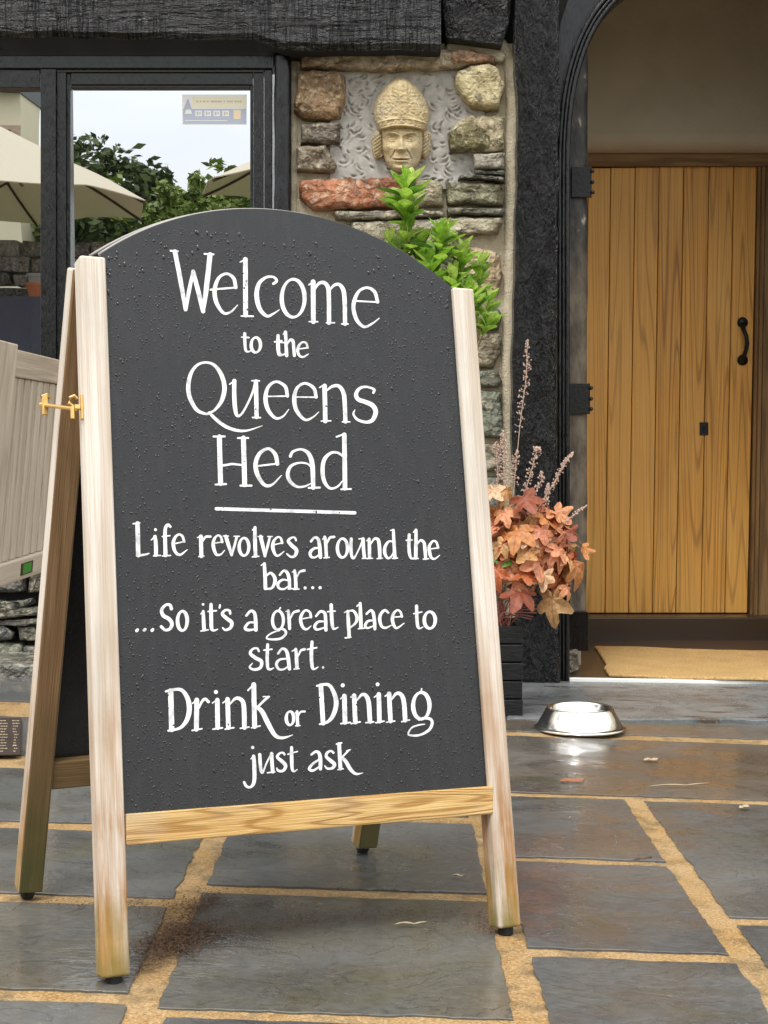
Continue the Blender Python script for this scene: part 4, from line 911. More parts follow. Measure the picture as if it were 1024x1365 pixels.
w = Word()   # Head
w.g(270, 570, B_, 'l58 192 105 206 635|l24 126 101 252 101|l24 148 648 268 642|l58 466 118 480 650|l22 402 118 520 118|l24 432 660 558 660|c 228 432 26 300 420 26 345 414 26 450 426 24'
  '|l22 628 437 850 410|c 852 412 48 828 305 46 750 240 34 655 290 44 606 400 52 622 525 52 700 648 40 790 650 28 900 542 9')
w.g(370, 570, B_, 'c 146 325 36 178 272 30 265 248 28 345 285 44 388 375 54 402 500 54 406 685 50|c 385 445 24 330 408 22 240 402 24 152 440 34 116 530 46 148 618 42 225 672 30 310 668 22 392 630 12|l22 355 686 482 682'
  '|l54 760 82 768 690|l20 672 105 750 75|l20 724 702 836 698|c 738 320 26 680 284 28 605 290 34 532 365 46 512 495 50 534 615 44 598 690 30 680 672 24 742 605 14'); w.done()
w = Word(); w.ribbon([(288.5, 678.2, 4.6), (473, 683.6, 4.6)], 0, 0, 1, False); w.done()
w = Word()   # Life revolves around the
w.g(170, 680, C_, 'l42 92 120 98 410|l14 52 124 112 116|c 88 414 24 158 405 20 196 394 12|c 250 240 32 258 300 36 260 408 36|l12 218 272 248 240|l14 238 416 300 412|l28 255 178|c 346 410 38 342 200 34 352 150 32 372 134 26 390 150 24|l13 318 240 386 232|l13 318 418 392 412'
  '|l14 440 303 520 285|c 516 286 26 500 237 24 465 222 20 430 255 28 417 310 34 435 378 30 480 406 22 545 360 8|l38 668 240 673 420|l12 637 250 665 238|c 680 292 14 710 245 22 755 240 24|l13 650 422 696 418'
  '|l12 800 300 860 290|c 862 290 26 850 245 22 820 231 18 788 268 28 782 330 34 808 402 26 850 402 16 884 366 8|c 895 240 34 920 320 34 948 408 26|c 948 408 20 975 320 24 995 242 24|l11 872 235 920 236|l11 968 238 1020 238')
w.g(310, 680, C_, 'o 105 334 44 80 32 20|c 205 158 28 204 260 36 210 418 34|l12 182 182 203 162|l13 180 426 240 420|c 256 240 34 275 320 34 296 418 26|c 296 418 20 322 320 24 340 245 22|l11 232 240 276 240|l11 320 240 362 240|l12 385 313 450 299|c 452 298 24 440 256 20 410 246 18 376 282 28 367 340 34 390 405 24 422 412 18 470 375 8'
  '|c 578 275 20 568 252 18 540 250 18 508 280 30 540 322 34 582 365 36 568 414 28 532 425 20 495 398 16|c 714 285 22 745 250 22 778 262 30 792 320 34 800 428 34|c 790 345 16 745 348 22 708 384 30 716 424 24 752 430 18 792 402 12|c 840 245 28 848 300 32 855 428 30|l11 820 265 842 245|c 862 300 14 885 252 22 925 244 24|l12 832 434 882 430|c 955 240 2 955 240 2')
w.g(450, 680, C_, 'o 45 345 46 86 32 20|c 125 262 28 122 340 32 130 418 28 150 436 20 188 370 14 228 280 18|c 232 262 32 236 340 32 245 430 32|l11 195 262 242 258|l12 226 440 266 438|c 288 262 28 290 340 32 292 432 32|l11 265 280 288 260|c 300 312 12 335 262 22 368 268 30 380 320 34 386 432 32|l12 268 442 320 438|l12 360 442 410 438'
  '|c 508 182 26 514 300 32 522 432 32|l12 482 185 508 178|l12 500 440 546 436|c 508 290 16 470 284 20 435 328 30 430 390 32 455 436 22 486 425 16 512 380 12|c 652 225 30 650 330 32 656 400 30 672 438 20 702 436 12|l14 625 275 680 272|c 714 182 28 714 300 34 712 435 34|l11 690 202 712 182|c 724 312 12 755 275 22 785 292 28 794 340 32 802 440 30|l12 686 444 736 440|l12 780 446 830 442'
  '|l12 850 353 920 343|c 916 342 22 900 292 20 870 281 18 838 322 28 836 372 32 853 430 26 885 443 18 930 410 8'); w.done()
w = Word()   # bar...
w.g(310, 680, C_, 'c 290 488 30 296 600 34 300 712 34|l12 262 502 288 486|c 306 600 14 345 572 24 380 604 32 386 655 32 356 710 22 300 716 18|c 430 590 20 465 552 22 495 565 30 515 620 32 520 710 30|c 510 640 14 455 634 20 414 670 28 425 710 24 470 718 16 512 690 12|l12 508 718 552 714'
  '|c 566 550 26 574 620 32 578 712 32|l11 545 565 568 548|c 585 612 12 612 562 20 655 550 26|l12 556 722 606 718|l30 660 708|l28 730 706|l30 797 706'); w.done()
w = Word()   # ...So it's a great place to
w.g(170, 780, C_, 'c 84 414 30 92 406 26|c 152 410 30 162 402 26|c 224 412 30 232 402 26|c 400 215 32 388 182 28 350 180 24 312 222 32 325 275 36 378 308 36 405 352 36 385 398 30 342 408 26 308 378 30|o 500 325 44 88 36 22|c 690 240 28 693 320 34 697 406 34|l12 668 262 690 240|l13 668 418 735 407|l24 688 175'
  '|c 760 176 32 762 300 36 766 392 34 788 412 20 820 402 11|l15 735 240 810 232|l18 842 182 838 206|c 935 260 22 928 232 22 890 228 22 864 262 30 900 300 34 948 340 36 938 388 30 892 408 22 866 388 14')
w.g(310, 780, C_, 'c 126 278 24 165 236 24 198 250 30 210 310 34 213 408 34|c 205 340 16 150 342 22 115 388 28 140 408 26 206 402 16|o 414 320 50 86 30 20|l14 420 235 436 205|c 405 402 16 445 398 20 478 412 24 484 445 24 442 484 22 372 494 20 314 486 16 322 460 14 370 430 14 430 412 12|c 508 232 26 514 300 32 520 395 30|l11 486 240 508 230|c 530 300 12 555 250 20 600 234 26'
  '|l12 640 306 715 291|c 714 290 26 704 247 22 665 229 20 630 268 28 620 322 32 640 382 28 675 402 20 716 370 8|c 760 282 20 800 240 24 838 254 30 848 310 32 850 408 32|c 840 330 14 780 334 22 748 374 28 770 404 22 842 385 12|c 898 180 32 902 280 34 908 362 32 922 398 22 962 384 10|l14 866 242 935 236')
w.g(440, 780, C_, 'c 162 238 28 168 350 34 175 470 32|l12 132 248 165 232|l14 138 480 190 474|c 172 235 16 215 236 24 245 290 30 234 342 24 182 390 14|c 275 165 26 278 270 34 282 386 32|l12 245 192 272 166|l12 258 397 315 391|c 332 262 20 370 230 22 393 252 30 404 320 32 408 398 30|c 398 320 14 345 328 22 320 368 26 342 390 20 398 370 12'
  '|c 530 250 22 500 228 24 464 260 28 452 310 32 470 374 26 508 388 20 560 364 8|l12 590 291 655 285|c 654 285 24 640 242 20 610 228 18 576 264 28 568 320 32 588 378 26 616 388 20 675 346 8|c 788 190 30 790 290 32 798 370 30 816 394 20 846 380 9|l14 762 260 836 244|o 908 318 50 76 34 22'); w.done()
w = Word()   # start.
w.g(310, 780, C_, 'c 240 602 20 225 576 20 186 580 20 162 620 30 210 662 34 264 695 34 252 752 28 195 768 24 156 746 18 182 710 8|c 320 542 28 316 650 32 320 742 30 338 766 22 376 754 9|l14 286 592 360 583|c 415 622 22 450 580 22 488 594 30 505 650 34 518 762 32|c 500 668 14 430 678 22 400 718 28 420 763 24 465 766 16 508 738 12'
  '|c 576 582 26 582 650 34 586 752 34|l12 542 602 576 580|c 595 652 12 622 596 20 656 584 26|l13 560 764 606 759|c 724 516 28 718 630 34 724 736 32 742 764 20 780 745 9|l15 682 585 766 569|l24 824 749'); w.done()
w = Word()   # Drink
w.g(215, 890, C_, 'l50 86 212 96 562|c 42 216 20 110 200 26 185 204 32 238 275 44 256 370 48 236 470 42 172 548 28 65 574 20|l46 324 295 320 560|l13 286 325 320 294|c 342 372 14 370 310 24 400 285 26 430 310 28|l15 282 571 370 556|l44 510 295 514 545|l13 466 322 505 294|l16 470 560 556 548|l38 498 222'
  '|l44 604 288 612 545|l13 562 320 600 292|c 625 332 14 678 280 28 728 292 38 752 350 44 758 545 44|l15 582 560 660 546|l14 720 552 800 540|l46 842 155 850 535|l16 790 206 840 155|l15 822 547 900 530')
w.g(320, 900, C_, 'l12 212 196 268 194|c 255 200 26 205 245 22 160 292 20|c 160 292 34 205 338 44 258 445 46 318 545 38 375 570 28 430 562 18 480 543 6'); w.done()
w = Word(); w.g(320, 900, C_, 'o 455 392 34 62 32 18|c 520 332 26 522 400 30 526 456 28|l10 503 345 520 332|c 530 372 12 552 335 18 588 330 22|l12 506 461 546 458'); w.done()   # or
w = Word()   # Dining
w.g(320, 900, C_, 'l44 736 95 756 436|c 700 98 18 765 84 26 820 98 32 866 190 42 874 280 44 842 376 38 792 428 26 725 446 16|l44 950 190 956 430|l13 916 215 946 188|l15 918 441 1005 430|l38 935 92')
w.g(430, 890, A, 'l40 270 238 280 465|l12 242 252 270 230|c 290 280 14 338 230 26 372 242 36 394 300 40 405 460 40|l14 245 478 322 462|l14 370 470 436 462|l40 480 228 486 456|l12 442 252 476 226|l14 456 470 526 456|l34 470 142|l40 568 222 580 455|l12 534 244 566 220|c 590 272 14 628 222 26 668 228 36 694 290 40 706 448 40|l13 546 466 616 455|l13 676 461 742 446'
  '|o 843 325 70 114 38 22|l12 840 208 846 180|c 822 444 18 872 430 24 922 440 26 936 476 26 908 532 24 832 574 20 758 578 18 732 562 16 762 512 14 818 490 14 872 482 8'); w.done()
w = Word()   # just ask
w.g(320, 900, C_, 'c 124 738 32 130 820 38 132 930 36 122 990 32 92 1020 22 58 1010 26 38 975 24|l12 100 762 124 736|l32 115 658|c 180 722 30 184 800 32 192 868 30 208 884 20 242 800 16 282 722 18|c 288 715 34 292 800 34 298 878 34|l13 250 888 316 880|c 405 722 20 392 706 18 360 712 20 340 746 28 382 784 34 415 825 34 394 868 26 350 870 22 335 846 12'
  '|c 470 658 28 470 750 34 476 850 30 492 876 18 522 858 8|l14 436 719 522 695|c 650 722 20 690 696 24 722 714 32 732 780 36 732 852 32|c 720 768 18 662 808 24 630 852 28 665 868 22 726 830 14|c 850 706 22 828 690 20 794 706 24 786 742 28 828 780 34 860 812 34 840 846 26 796 850 20 772 826 12|l36 902 628 914 850|l14 878 627 925 616|l13 890 860 940 852')
w.g(430, 890, A, 'l11 205 712 236 700|c 222 706 18 195 735 16 165 765 18|c 165 765 28 200 802 32 238 866 32 285 906 22 345 898 5'); w.done()

# ---------------------------------------------------------------- rain on the board
q = random.Random(12); V = []; F = []
def drop(a, v, rx, ry, h):
    n0 = len(V)
    for s_, hh in ((1, 0), (.75, .62)):
        for k in range(7):
            t = k * 2 * math.pi / 7; V.append(pl_(a + math.cos(t) * rx * s_, v + math.sin(t) * ry * s_ - (1 - s_) * ry * .4, off - .0001 - h * hh))
    V.append(pl_(a, v - ry * .25, off - .0001 - h))
    for k in range(7): j = (k + 1) % 7; F.append((n0 + k, n0 + j, n0 + 7 + j, n0 + 7 + k)); F.append((n0 + 7 + k, n0 + 7 + j, n0 + 14))
x0, x1 = PW / 2 + .003, BW - PW / 2 - .003
occ = set()
for wo in bd.children:
    if wo.name.startswith('lettering'):
        for vv in wo.data.vertices:
            a_, b_ = ab(vv.co + wl(wo)); occ |= {(int(a_ / .003) + i, int(b_ / .003) + j) for i in (-1, 0, 1) for j in (-1, 0, 1)}
cnt = 0
while cnt < 6000:
    a, v = q.uniform(x0, x1), q.uniform(bl + .01, 1.32); top_ = archy(a)
    if v > top_ - .012 or (int(a / .003), int(v / .003)) in occ: continue
    d = top_ - v; den = noise.noise(Vector((a * 9, v * 9, 4))) * .5 + .5
    if q.random() > .25 + den * .9: continue
    if .012 < d < .085 and q.random() < .5 * (noise.noise(Vector((a * 22, v * 22, 1))) + .45):
        r_ = q.uniform(.0012, .0028); drop(a, v, r_, r_ * q.uniform(1.1, 2.4), r_ * .6)
    elif q.random() < .02: r_ = q.uniform(.0012, .002); drop(a, v, r_, r_ * 1.3, r_ * .8)
    else: r_ = abs(q.gauss(.0006, .0004)) + .0005; drop(a, v, r_, r_ * q.uniform(1, 1.9), r_ * .6)
    cnt += 1
o = mk('raindrops', V, F, M['drop'], bd, smooth=True); o['kind'] = 'stuff'
# ================================================================ DOG BOWL
bc = G(773, 970, .010)
bowl = empty('dog_bowl', bc, 'shiny stainless steel dog bowl with a flared rim on the wet slab before the doorstep', 'dog bowl')
b = MB(); b.lathe(bc, [(.146, .000), (.150, .002), (.150, .006), (.143, .009), (.137, .012), (.122, .040), (.111, .060), (.108, .066), (.105, .068), (.101, .066), (.098, .060), (.088, .022), (.070, .012), (.001, .011)], 72); b.make('bowl_shell', M['steel'], bowl, smooth=True)
b = MB(); b.lathe(bc, [(.094, .048), (.001, .0485)], 48); b.make('water', M['water'], bowl, smooth=True)

# ================================================================ HEUCHERA IN ITS PLANTER
py0 = G(697, 958).y; xR = G(697, 958).x; pw = .26; zp = .31
pla = empty('planter', (xR - pw / 2, py0 + pw / 2, gz(xR)), 'dark slatted square planter half hidden behind the right leg of the sandwich board', 'planter')
for k in range(5):
    z0 = gz(xR) + .006 + k * .062; e = .002 * (k % 2)
    for (xa, xb, ya, yb) in ((xR - pw + e, xR - e, py0, py0 + .018), (xR - pw + e, xR - e, py0 + pw - .018, py0 + pw), (xR - pw, xR - pw + .018, py0 + .019, py0 + pw - .019), (xR - .018, xR, py0 + .019, py0 + pw - .019)):
        mk('slat', *box(xa, xb, ya, yb, z0, z0 + .058), M['planter'], pla, bevel=.003)
mk('compost', *box(xR - pw + .02, xR - .02, py0 + .02, py0 + pw - .02, .2, .285), M['soil'], pla)
def leaf_mesh(name, lobes=5, m=None, cv=1.0, tw=0.0, asp=1.0):
    V = [(0, 0, 0)]; U = [(0, 0)]; N_ = 40; ring = []
    for s_ in (.45, .8, 1.0):
        for k in range(N_):
            t = 2 * math.pi * k / N_; ph = (t / (2 * math.pi) * 6) % 1; ln = abs(ph - .5) * 2; basev = (1.0, .97, .84, .55, .84, .97)[int(t / (2 * math.pi) * 6) % 6]
            tt = ((t + math.pi / 6) / (2 * math.pi) * 6) % 6; i = int(tt); frac = abs((tt % 1) - .5) * 2; basev = (1.12, .98, .82, .38, .82, .98)[i]
            r_ = (.52 + .48 * (1 - frac ** 1.3)) * basev if i != 3 else .40 * (1 - .6 * (1 - frac))
            r_ *= 1 + .05 * math.sin(t * 17); rr_ = s_ * r_ if s_ > .5 else s_ * (.6 * r_ + .25)
            z = -.30 * rr_ ** 2 + .09 * (frac ** 1) * s_ - .02 + .03 * math.sin(t * 5 + s_ * 3)
            z = z * cv + tw * rr_ * math.sin(t * 2 + 1) * .25 + .05 * math.sin(t * 7 + tw * 9) * s_ * abs(tw); V.append((rr_ * math.sin(t) * asp, rr_ * math.cos(t), z)); U.append((frac * .0 + (1 - abs(1 - frac)) * 0 + frac * s_, s_))
    F = [(0, 1 + k, 1 + (k + 1) % N_) for k in range(N_)]
    for g_ in range(2):
        o_ = 1 + g_ * N_
        for k in range(N_): j = (k + 1) % N_; F.append((o_ + k, o_ + N_ + k, o_ + N_ + j, o_ + j))
    me = bpy.data.meshes.new(name); me.from_pydata(V, [], F); l_ = me.uv_layers.new(name='UVMap')
    for p_ in me.polygons:
        for li in p_.loop_indices: l_.data[li].uv = U[me.loops[li].vertex_index]
    me.materials.append(m); me.polygons.foreach_set('use_smooth', [True] * len(me.polygons)); return me
hu = empty('heuchera_plant', (xR - .06, py0 + .1, .29), 'coppery pink lobed-leaved heuchera spilling out of the dark planter by the door post', 'plant')
hms = [leaf_mesh('heuchera_leaf', m=M['heuchera'], cv=a, tw=b_, asp=c) for a, b_, c in ((1.2, .4, 1), (1.9, -.8, .85), (.5, 1.0, 1.05), (2.4, .7, .8), (-.6, -1.1, .95))]; hm = hms[0]
HC = [(.74, .22, .09), (.84, .38, .20), (.68, .30, .10), (.56, .16, .05), (.80, .50, .22), (.82, .38, .18), (.62, .34, .12), (.84, .58, .34), (.34, .09, .04), (.74, .30, .16)]
def put_leaf(me, loc, nrm, tipdir, size, col, parent, label=None, droop=0):
    o = bpy.data.objects.new('leaf', me); COL.objects.link(o); o.parent = parent; n_ = Vector(nrm).normalized(); y = (Vector(tipdir) - n_ * Vector(tipdir).dot(n_)).normalized(); x = y.cross(n_)
    m4 = Matrix((x, y, n_)).transposed().to_4x4(); m4 = Matrix.Translation(Vector(loc) - wl(parent)) @ m4 @ Matrix.Diagonal((size, size, size, 1)); o.matrix_basis = m4; o.color = (*col, 1); return o
q = random.Random(17)
key = [(694, 797, 27, -.15, .05), (736, 808, 33, .1, .25), (768, 762, 25, .5, .5), (752, 716, 24, .6, -.1), (716, 754, 26, .1, .1), (690, 716, 26, -.1, -.2), (720, 692, 25, .2, .4), (662, 768, 25, -.6, .1), (744, 690, 22, .8, -.3), (700, 672, 24, .3, -.5), (672, 690, 24, -.2, -.4), (756, 790, 20, .7, .6), (670, 733, 24, -.3, .1), (778, 735, 17, .9, .3), (700, 770, 24, 0, .2), (730, 770, 22, .3, .3), (675, 660, 22, -.1, -.6), (742, 742, 24, .4, .1), (652, 712, 26, -.5, 0), (656, 660, 24, -.4, -.4)]
for i, (x, y, r_, dx, dz) in enumerate(key):
    Yl = py0 - .02 + abs(x - 690) / 90 * .06 + max(0, (740 - y)) / 100 * .07 + q.uniform(-.01, .02); c = P(x, y - r_ * .3, Yl)
    d = Vector((dx * .9, -1.0, .55 - dz * .5)); put_leaf(hms[i * 3 % 5], c, d + Vector((q.uniform(-.5, .5), 0, q.uniform(-.3, .6))), (dx * .8 + q.uniform(-.6, .6), -.3, -1), r_ * .0026 * q.uniform(.75, 1.15), q.choice(HC), hu)
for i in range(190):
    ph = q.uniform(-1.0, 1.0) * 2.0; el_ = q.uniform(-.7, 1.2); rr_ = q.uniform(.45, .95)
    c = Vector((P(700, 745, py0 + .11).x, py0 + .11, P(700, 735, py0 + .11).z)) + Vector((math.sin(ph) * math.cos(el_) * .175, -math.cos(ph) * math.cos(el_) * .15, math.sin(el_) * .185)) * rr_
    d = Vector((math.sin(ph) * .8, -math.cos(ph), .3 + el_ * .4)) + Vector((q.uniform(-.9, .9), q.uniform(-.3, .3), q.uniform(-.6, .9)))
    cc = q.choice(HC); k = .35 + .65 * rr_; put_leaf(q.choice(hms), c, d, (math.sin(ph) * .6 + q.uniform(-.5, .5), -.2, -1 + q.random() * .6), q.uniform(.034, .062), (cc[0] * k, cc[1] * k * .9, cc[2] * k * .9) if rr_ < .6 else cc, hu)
b = MB()
for i in range(45):
    a0_ = Vector((xR - .09 + q.uniform(-.05, .05), py0 + .1 + q.uniform(-.04, .04), .28)); c = a0_ + Vector((q.uniform(-.12, .16), q.uniform(-.12, .04), q.uniform(.03, .24))); b.tube([a0_, (a0_ + c) / 2 + Vector((0, 0, .03)), c], .0018, 5, False)
b.make('leaf_stalks', M['stem_p'], hu, smooth=True)
def spike(pts, n_, wmax, Y=None):
    Y = Y or py0 + .06; Q = [P(x, y, Y) for x, y in pts]; Q = [Q[0].lerp(Q[-1], 0)] + Q[1:]; b = MB(); b.tube(Q, .0013, 5, False)
    for i in range(n_):
        t = .28 + .72 * (i / n_) ** .9; s_ = t * (len(Q) - 1); k = min(int(s_), len(Q) - 2); c = Q[k].lerp(Q[k + 1], s_ - k); wd = wmax * math.sin(min(1, (1 - t) * 2.2 + .12) * math.pi / 2)
        e = c + Vector((q.uniform(-1, 1), q.uniform(-1, 1), q.uniform(-.5, .7))) * wd; b.tube([c, e], .0006, 3, False); r_ = q.uniform(.0018, .0034)
        b.add([e + Vector(v) * r_ for v in ((1, 0, 0), (-1, 0, 0), (0, 1, 0), (0, -1, 0), (0, 0, 1.4), (0, 0, -1.4))], [(0, 2, 4), (2, 1, 4), (1, 3, 4), (3, 0, 4), (2, 0, 5), (1, 2, 5), (3, 1, 5), (0, 3, 5)])
    o = b.make('flower_spike', M['flower'], hu); return o
spike([(684, 660), (694, 560), (702, 500), (703, 452)], 95, .017, py0 + .10); spike([(690, 680), (702, 650), (716, 600), (718, 597)], 110, .016); spike([(716, 680), (735, 650), (752, 620), (764, 603)], 110, .012)
spike([(728, 704), (745, 704), (760, 690), (783, 673)], 50, .010); spike([(672, 680), (672, 640), (671, 600), (670, 574)], 110, .017); spike([(662, 690), (664, 640), (662, 600), (661, 590)], 80, .016, py0 + .08); spike([(718, 690), (728, 670), (729, 655), (731, 644)], 60, .010); spike([(684, 680), (686, 640), (688, 615), (690, 600)], 70, .014, py0 + .09); spike([(700, 690), (710, 665), (722, 640), (722, 628)], 60, .012)

# ================================================================ GREEN LAUREL BEHIND THE BOARD
LY = 5.05; lx = P(575, 600, LY).x
pt = empty('plant_pot', (lx, LY, gz(lx)), 'dark round plant pot standing behind the sandwich board against the stone panel', 'plant pot')
b = MB(); b.lathe((lx, LY, gz(lx)), [(.001, .006), (.12, .006), (.125, .03), (.16, .30), (.175, .305), (.175, .335), (.155, .335), (.15, .30)], 32); b.make('pot_wall', M['planter'], pt, smooth=True)
b = MB(); b.lathe((lx, LY, gz(lx)), [(.152, .30), (.001, .31)], 24); b.make('compost', M['soil'], pt)
lau = empty('laurel_shrub', (lx, LY, gz(lx) + .3), 'bright green laurel shrub growing up behind the arched top of the board', 'shrub')
V = []; F = []; U = []; K = 8
for k in range(K + 1):
    t = k / K; w_ = .22 * math.sin(math.pi * min(1, t ** 1.25 * .97 + .015)) ** .85 + .004; z = -.07 * t * t + .03 * math.sin(t * 6)
    V += [(-w_, t, z + w_ * .45), (0, t, z), (w_, t, z + w_ * .45)]
for k in range(K): F += [(3 * k, 3 * k + 1, 3 * k + 4, 3 * k + 3), (3 * k + 1, 3 * k + 2, 3 * k + 5, 3 * k + 4)]
lm = bpy.data.meshes.new('laurel_leaf'); lm.from_pydata(V, [], F); l_ = lm.uv_layers.new(name='UVMap')
for p_ in lm.polygons:
    for li in p_.loop_indices: vi = lm.loops[li].vertex_index; l_.data[li].uv = (0 if vi % 3 == 1 else 1, V[vi][1])
lm.materials.append(M['laurel']); lm.polygons.foreach_set('use_smooth', [True] * len(lm.polygons))
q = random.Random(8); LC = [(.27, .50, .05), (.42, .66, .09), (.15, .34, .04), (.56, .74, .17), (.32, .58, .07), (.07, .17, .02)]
sb_ = MB()
def shoot(pts, n_, s0=.098, dy=0.0, leafy=.42):
    Q = [P(x, y, LY + dy) for x, y in pts]; sb_.tube(Q, [.005 - .0032 * i / (len(Q) - 1) for i in range(len(Q))], 6, False)
    for i in range(n_):
        t = 1 - leafy * i / n_; s_ = t * (len(Q) - 1); k = min(int(s_), len(Q) - 2); c = Q[k].lerp(Q[k + 1], min(1, s_ - k)); ax = (Q[k + 1] - Q[k]).normalized()
        a = i * 2.4 + q.uniform(-.4, .4); out = Vector((math.cos(a), math.sin(a), 0)); op = .22 + .78 * min(1, i / n_ * 2.0) + q.uniform(-.1, .2)
        d = (ax * (1.15 - op * .35) + out * op * .85).normalized(); nr_ = (ax - d * ax.dot(d)).normalized() + Vector((q.uniform(-.3, .3), -.35, q.uniform(-.2, .3)))
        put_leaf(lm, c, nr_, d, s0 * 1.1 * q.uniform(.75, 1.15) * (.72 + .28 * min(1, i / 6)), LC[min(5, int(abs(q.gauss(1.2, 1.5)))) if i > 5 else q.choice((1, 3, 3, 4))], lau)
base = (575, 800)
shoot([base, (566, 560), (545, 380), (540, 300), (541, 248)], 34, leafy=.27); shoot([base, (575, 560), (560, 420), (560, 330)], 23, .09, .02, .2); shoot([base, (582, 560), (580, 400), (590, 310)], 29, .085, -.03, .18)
shoot([base, (590, 560), (608, 430), (618, 338)], 26, .08, .0, .2); shoot([base, (565, 560), (530, 400), (520, 322)], 20, .075, .04, .2); shoot([base, (600, 560), (636, 440), (640, 350)], 17, .075, .05, .2)
shoot([base, (575, 560), (575, 420), (572, 352)], 23, .09, -.05, .2); shoot([base, (600, 600), (630, 480), (650, 432)], 13, .075, -.02, .12); shoot([base, (600, 560), (618, 450), (606, 372)], 20, .08, -.06, .2); shoot([base, (580, 560), (590, 440), (585, 385)], 22, .09, -.07, .25); shoot([base, (580, 560), (556, 440), (552, 372)], 20, .09, -.06, .25); shoot([base, (600, 560), (640, 440), (628, 395)], 16, .085, -.05, .22); shoot([base, (560, 560), (535, 400), (545, 300)], 16, .09, .03, .2); shoot([base, (560, 560), (500, 420), (492, 330)], 13, .06, .05, .12); shoot([base, (600, 600), (625, 500), (652, 398)], 11, .07, .03, .1)
sb_.make('stem', M['stem_g'], lau, smooth=True)
o = put_leaf(lm, P(668, 757, py0 - .01), (0, -1, .5), (.3, -.3, .4), .05, (.14, .35, .04), hu); put_leaf(lm, P(664, 752, py0 - .01), (0, -1, .5), (-.3, -.3, .6), .045, (.14, .35, .04), hu)

# ================================================================ WEATHERED SLATTED TABLETOP
TLc, TRc, BRc, BLc = P(-52, 448, 4.00), P(96, 484, 4.72), P(76, 754, 4.66), P(-88, 812, 3.95)
tt = empty('folding_table', ((BLc + BRc) / 2).xy.to_3d() + Vector((0, 0, gz(-1.1))), 'weathered slatted wooden tabletop stood on edge beside the board, bearing a small green tag', 'folding table')
def tp(u, v): return TLc.lerp(TRc, u).lerp(BLc.lerp(BRc, u), v)
tn = (TRc - TLc).cross(BLc - TLc).normalized(); tn = tn if tn.y > 0 else -tn
def tbar(name, u0, u1, v0, v1, o0, th_, m=None, along='v', bev=.004, parent=None):
    V = [tp(u0, v0), tp(u1, v0), tp(u1, v1), tp(u0, v1)]; V = [x + tn * o0 for x in V] + [x + tn * (o0 + th_) for x in V]; r_ = random.random() * 9; A = V[0]
    ul = (TRc - TLc).length; vl = (BLc - TLc).length; uv_ = [(u0 * ul, v0 * vl), (u1 * ul, v0 * vl), (u1 * ul, v1 * vl), (u0 * ul, v1 * vl)] * 2; uv_ = [(a + r_, b_ + r_) if along == 'v' else (b_ + r_, a + r_) for a, b_ in uv_]
    F = [(3, 2, 1, 0), (4, 5, 6, 7), (0, 1, 5, 4), (1, 2, 6, 5), (2, 3, 7, 6), (3, 0, 4, 7)]
    if (V[1] - V[0]).cross(V[3] - V[0]).dot(tn) < 0: F = [tuple(reversed(f)) for f in F]
    return mk(name, V, F, m or M['teak'], parent or tt, uv=[[uv_[i] for i in f] for f in F], bevel=bev)
us = .36
tbar('stile', .20, us + .08, -.02, 1.0, -.012, .03); tbar('stile', .92, 1.0, -.02, 1.0, -.012, .03)
tbar('rail', us + .082, .918, .0, .115, -.006, .026, along='u'); tbar('rail', us - .3, 1.0, .905, 1.0, -.014, .026, along='u')
n_s = 8
for k in range(n_s):
    a = us + .08 + (.84 - us) * k / n_s; c = us + .08 + (.84 - us) * (k + 1) / n_s; tbar('slat', a + .006, c - .006, .117, .903, .0, .018)
for k in range(2): tbar('slat', .02 + k * .09, .10 + k * .09, .117, .903, .0, .018)
tbar('stile', -.08, 0, -.02, 1.0, -.012, .03)
lb = tbar('label_plate', .625, .725, .925, .978, -.0165, .002, M['label_dark'], bev=0)
tbar('label_print', .638, .712, .930, .973, -.0172, .002, M['label_green'], bev=0, parent=lb)
for u in (-.04, .965):
    a = tp(u, 1.0); b = MB(); b.beam(Vector((a.x + .01, a.y + .03, gz(a.x) + .004)), a + Vector((0, .012, .02)), (1, 0, 0), .03, (0, 1, 0), .03); b.make('leg', M['teak'], tt, bevel=.003)

# ================================================================ MENU SHEET
mp_ = [(-40, 956), (29, 957), (27, 1005), (-46, 1006)]; b = MB(); b.prism([G(x, y, .016) for x, y in mp_], (0, 0, -.004)); mn = b.make('menu_sheet', M['menu'], origin=G(10, 980), bevel=.001)
tag(mn, 'dark menu sheet with small pale print lying on the paving at the left edge', 'menu')
b = MB(); q = random.Random(6)
for r_ in range(12):
    y = 960 + r_ * 3.7
    for c0, c1_ in ((-34, -12), (-8, 10), (16, 26)):
        x = c0 + q.uniform(0, 3)
        while x < c1_ - q.uniform(0, 6):
            w_ = q.uniform(1, 4); b.add([G(a, c, .0165) for a, c in ((x, y), (min(x + w_, c1_), y), (min(x + w_, c1_), y + 1.1), (x, y + 1.1))], [(3, 2, 1, 0)]); x += w_ + .8
b.make('menu_print', M['pale_leaf'], mn)
dead_leaf(10, 996, .05, .022, .3, M['st_cream'], 'pale yellow leaf lying on the dark menu sheet'); bpy.context.view_layer.update()

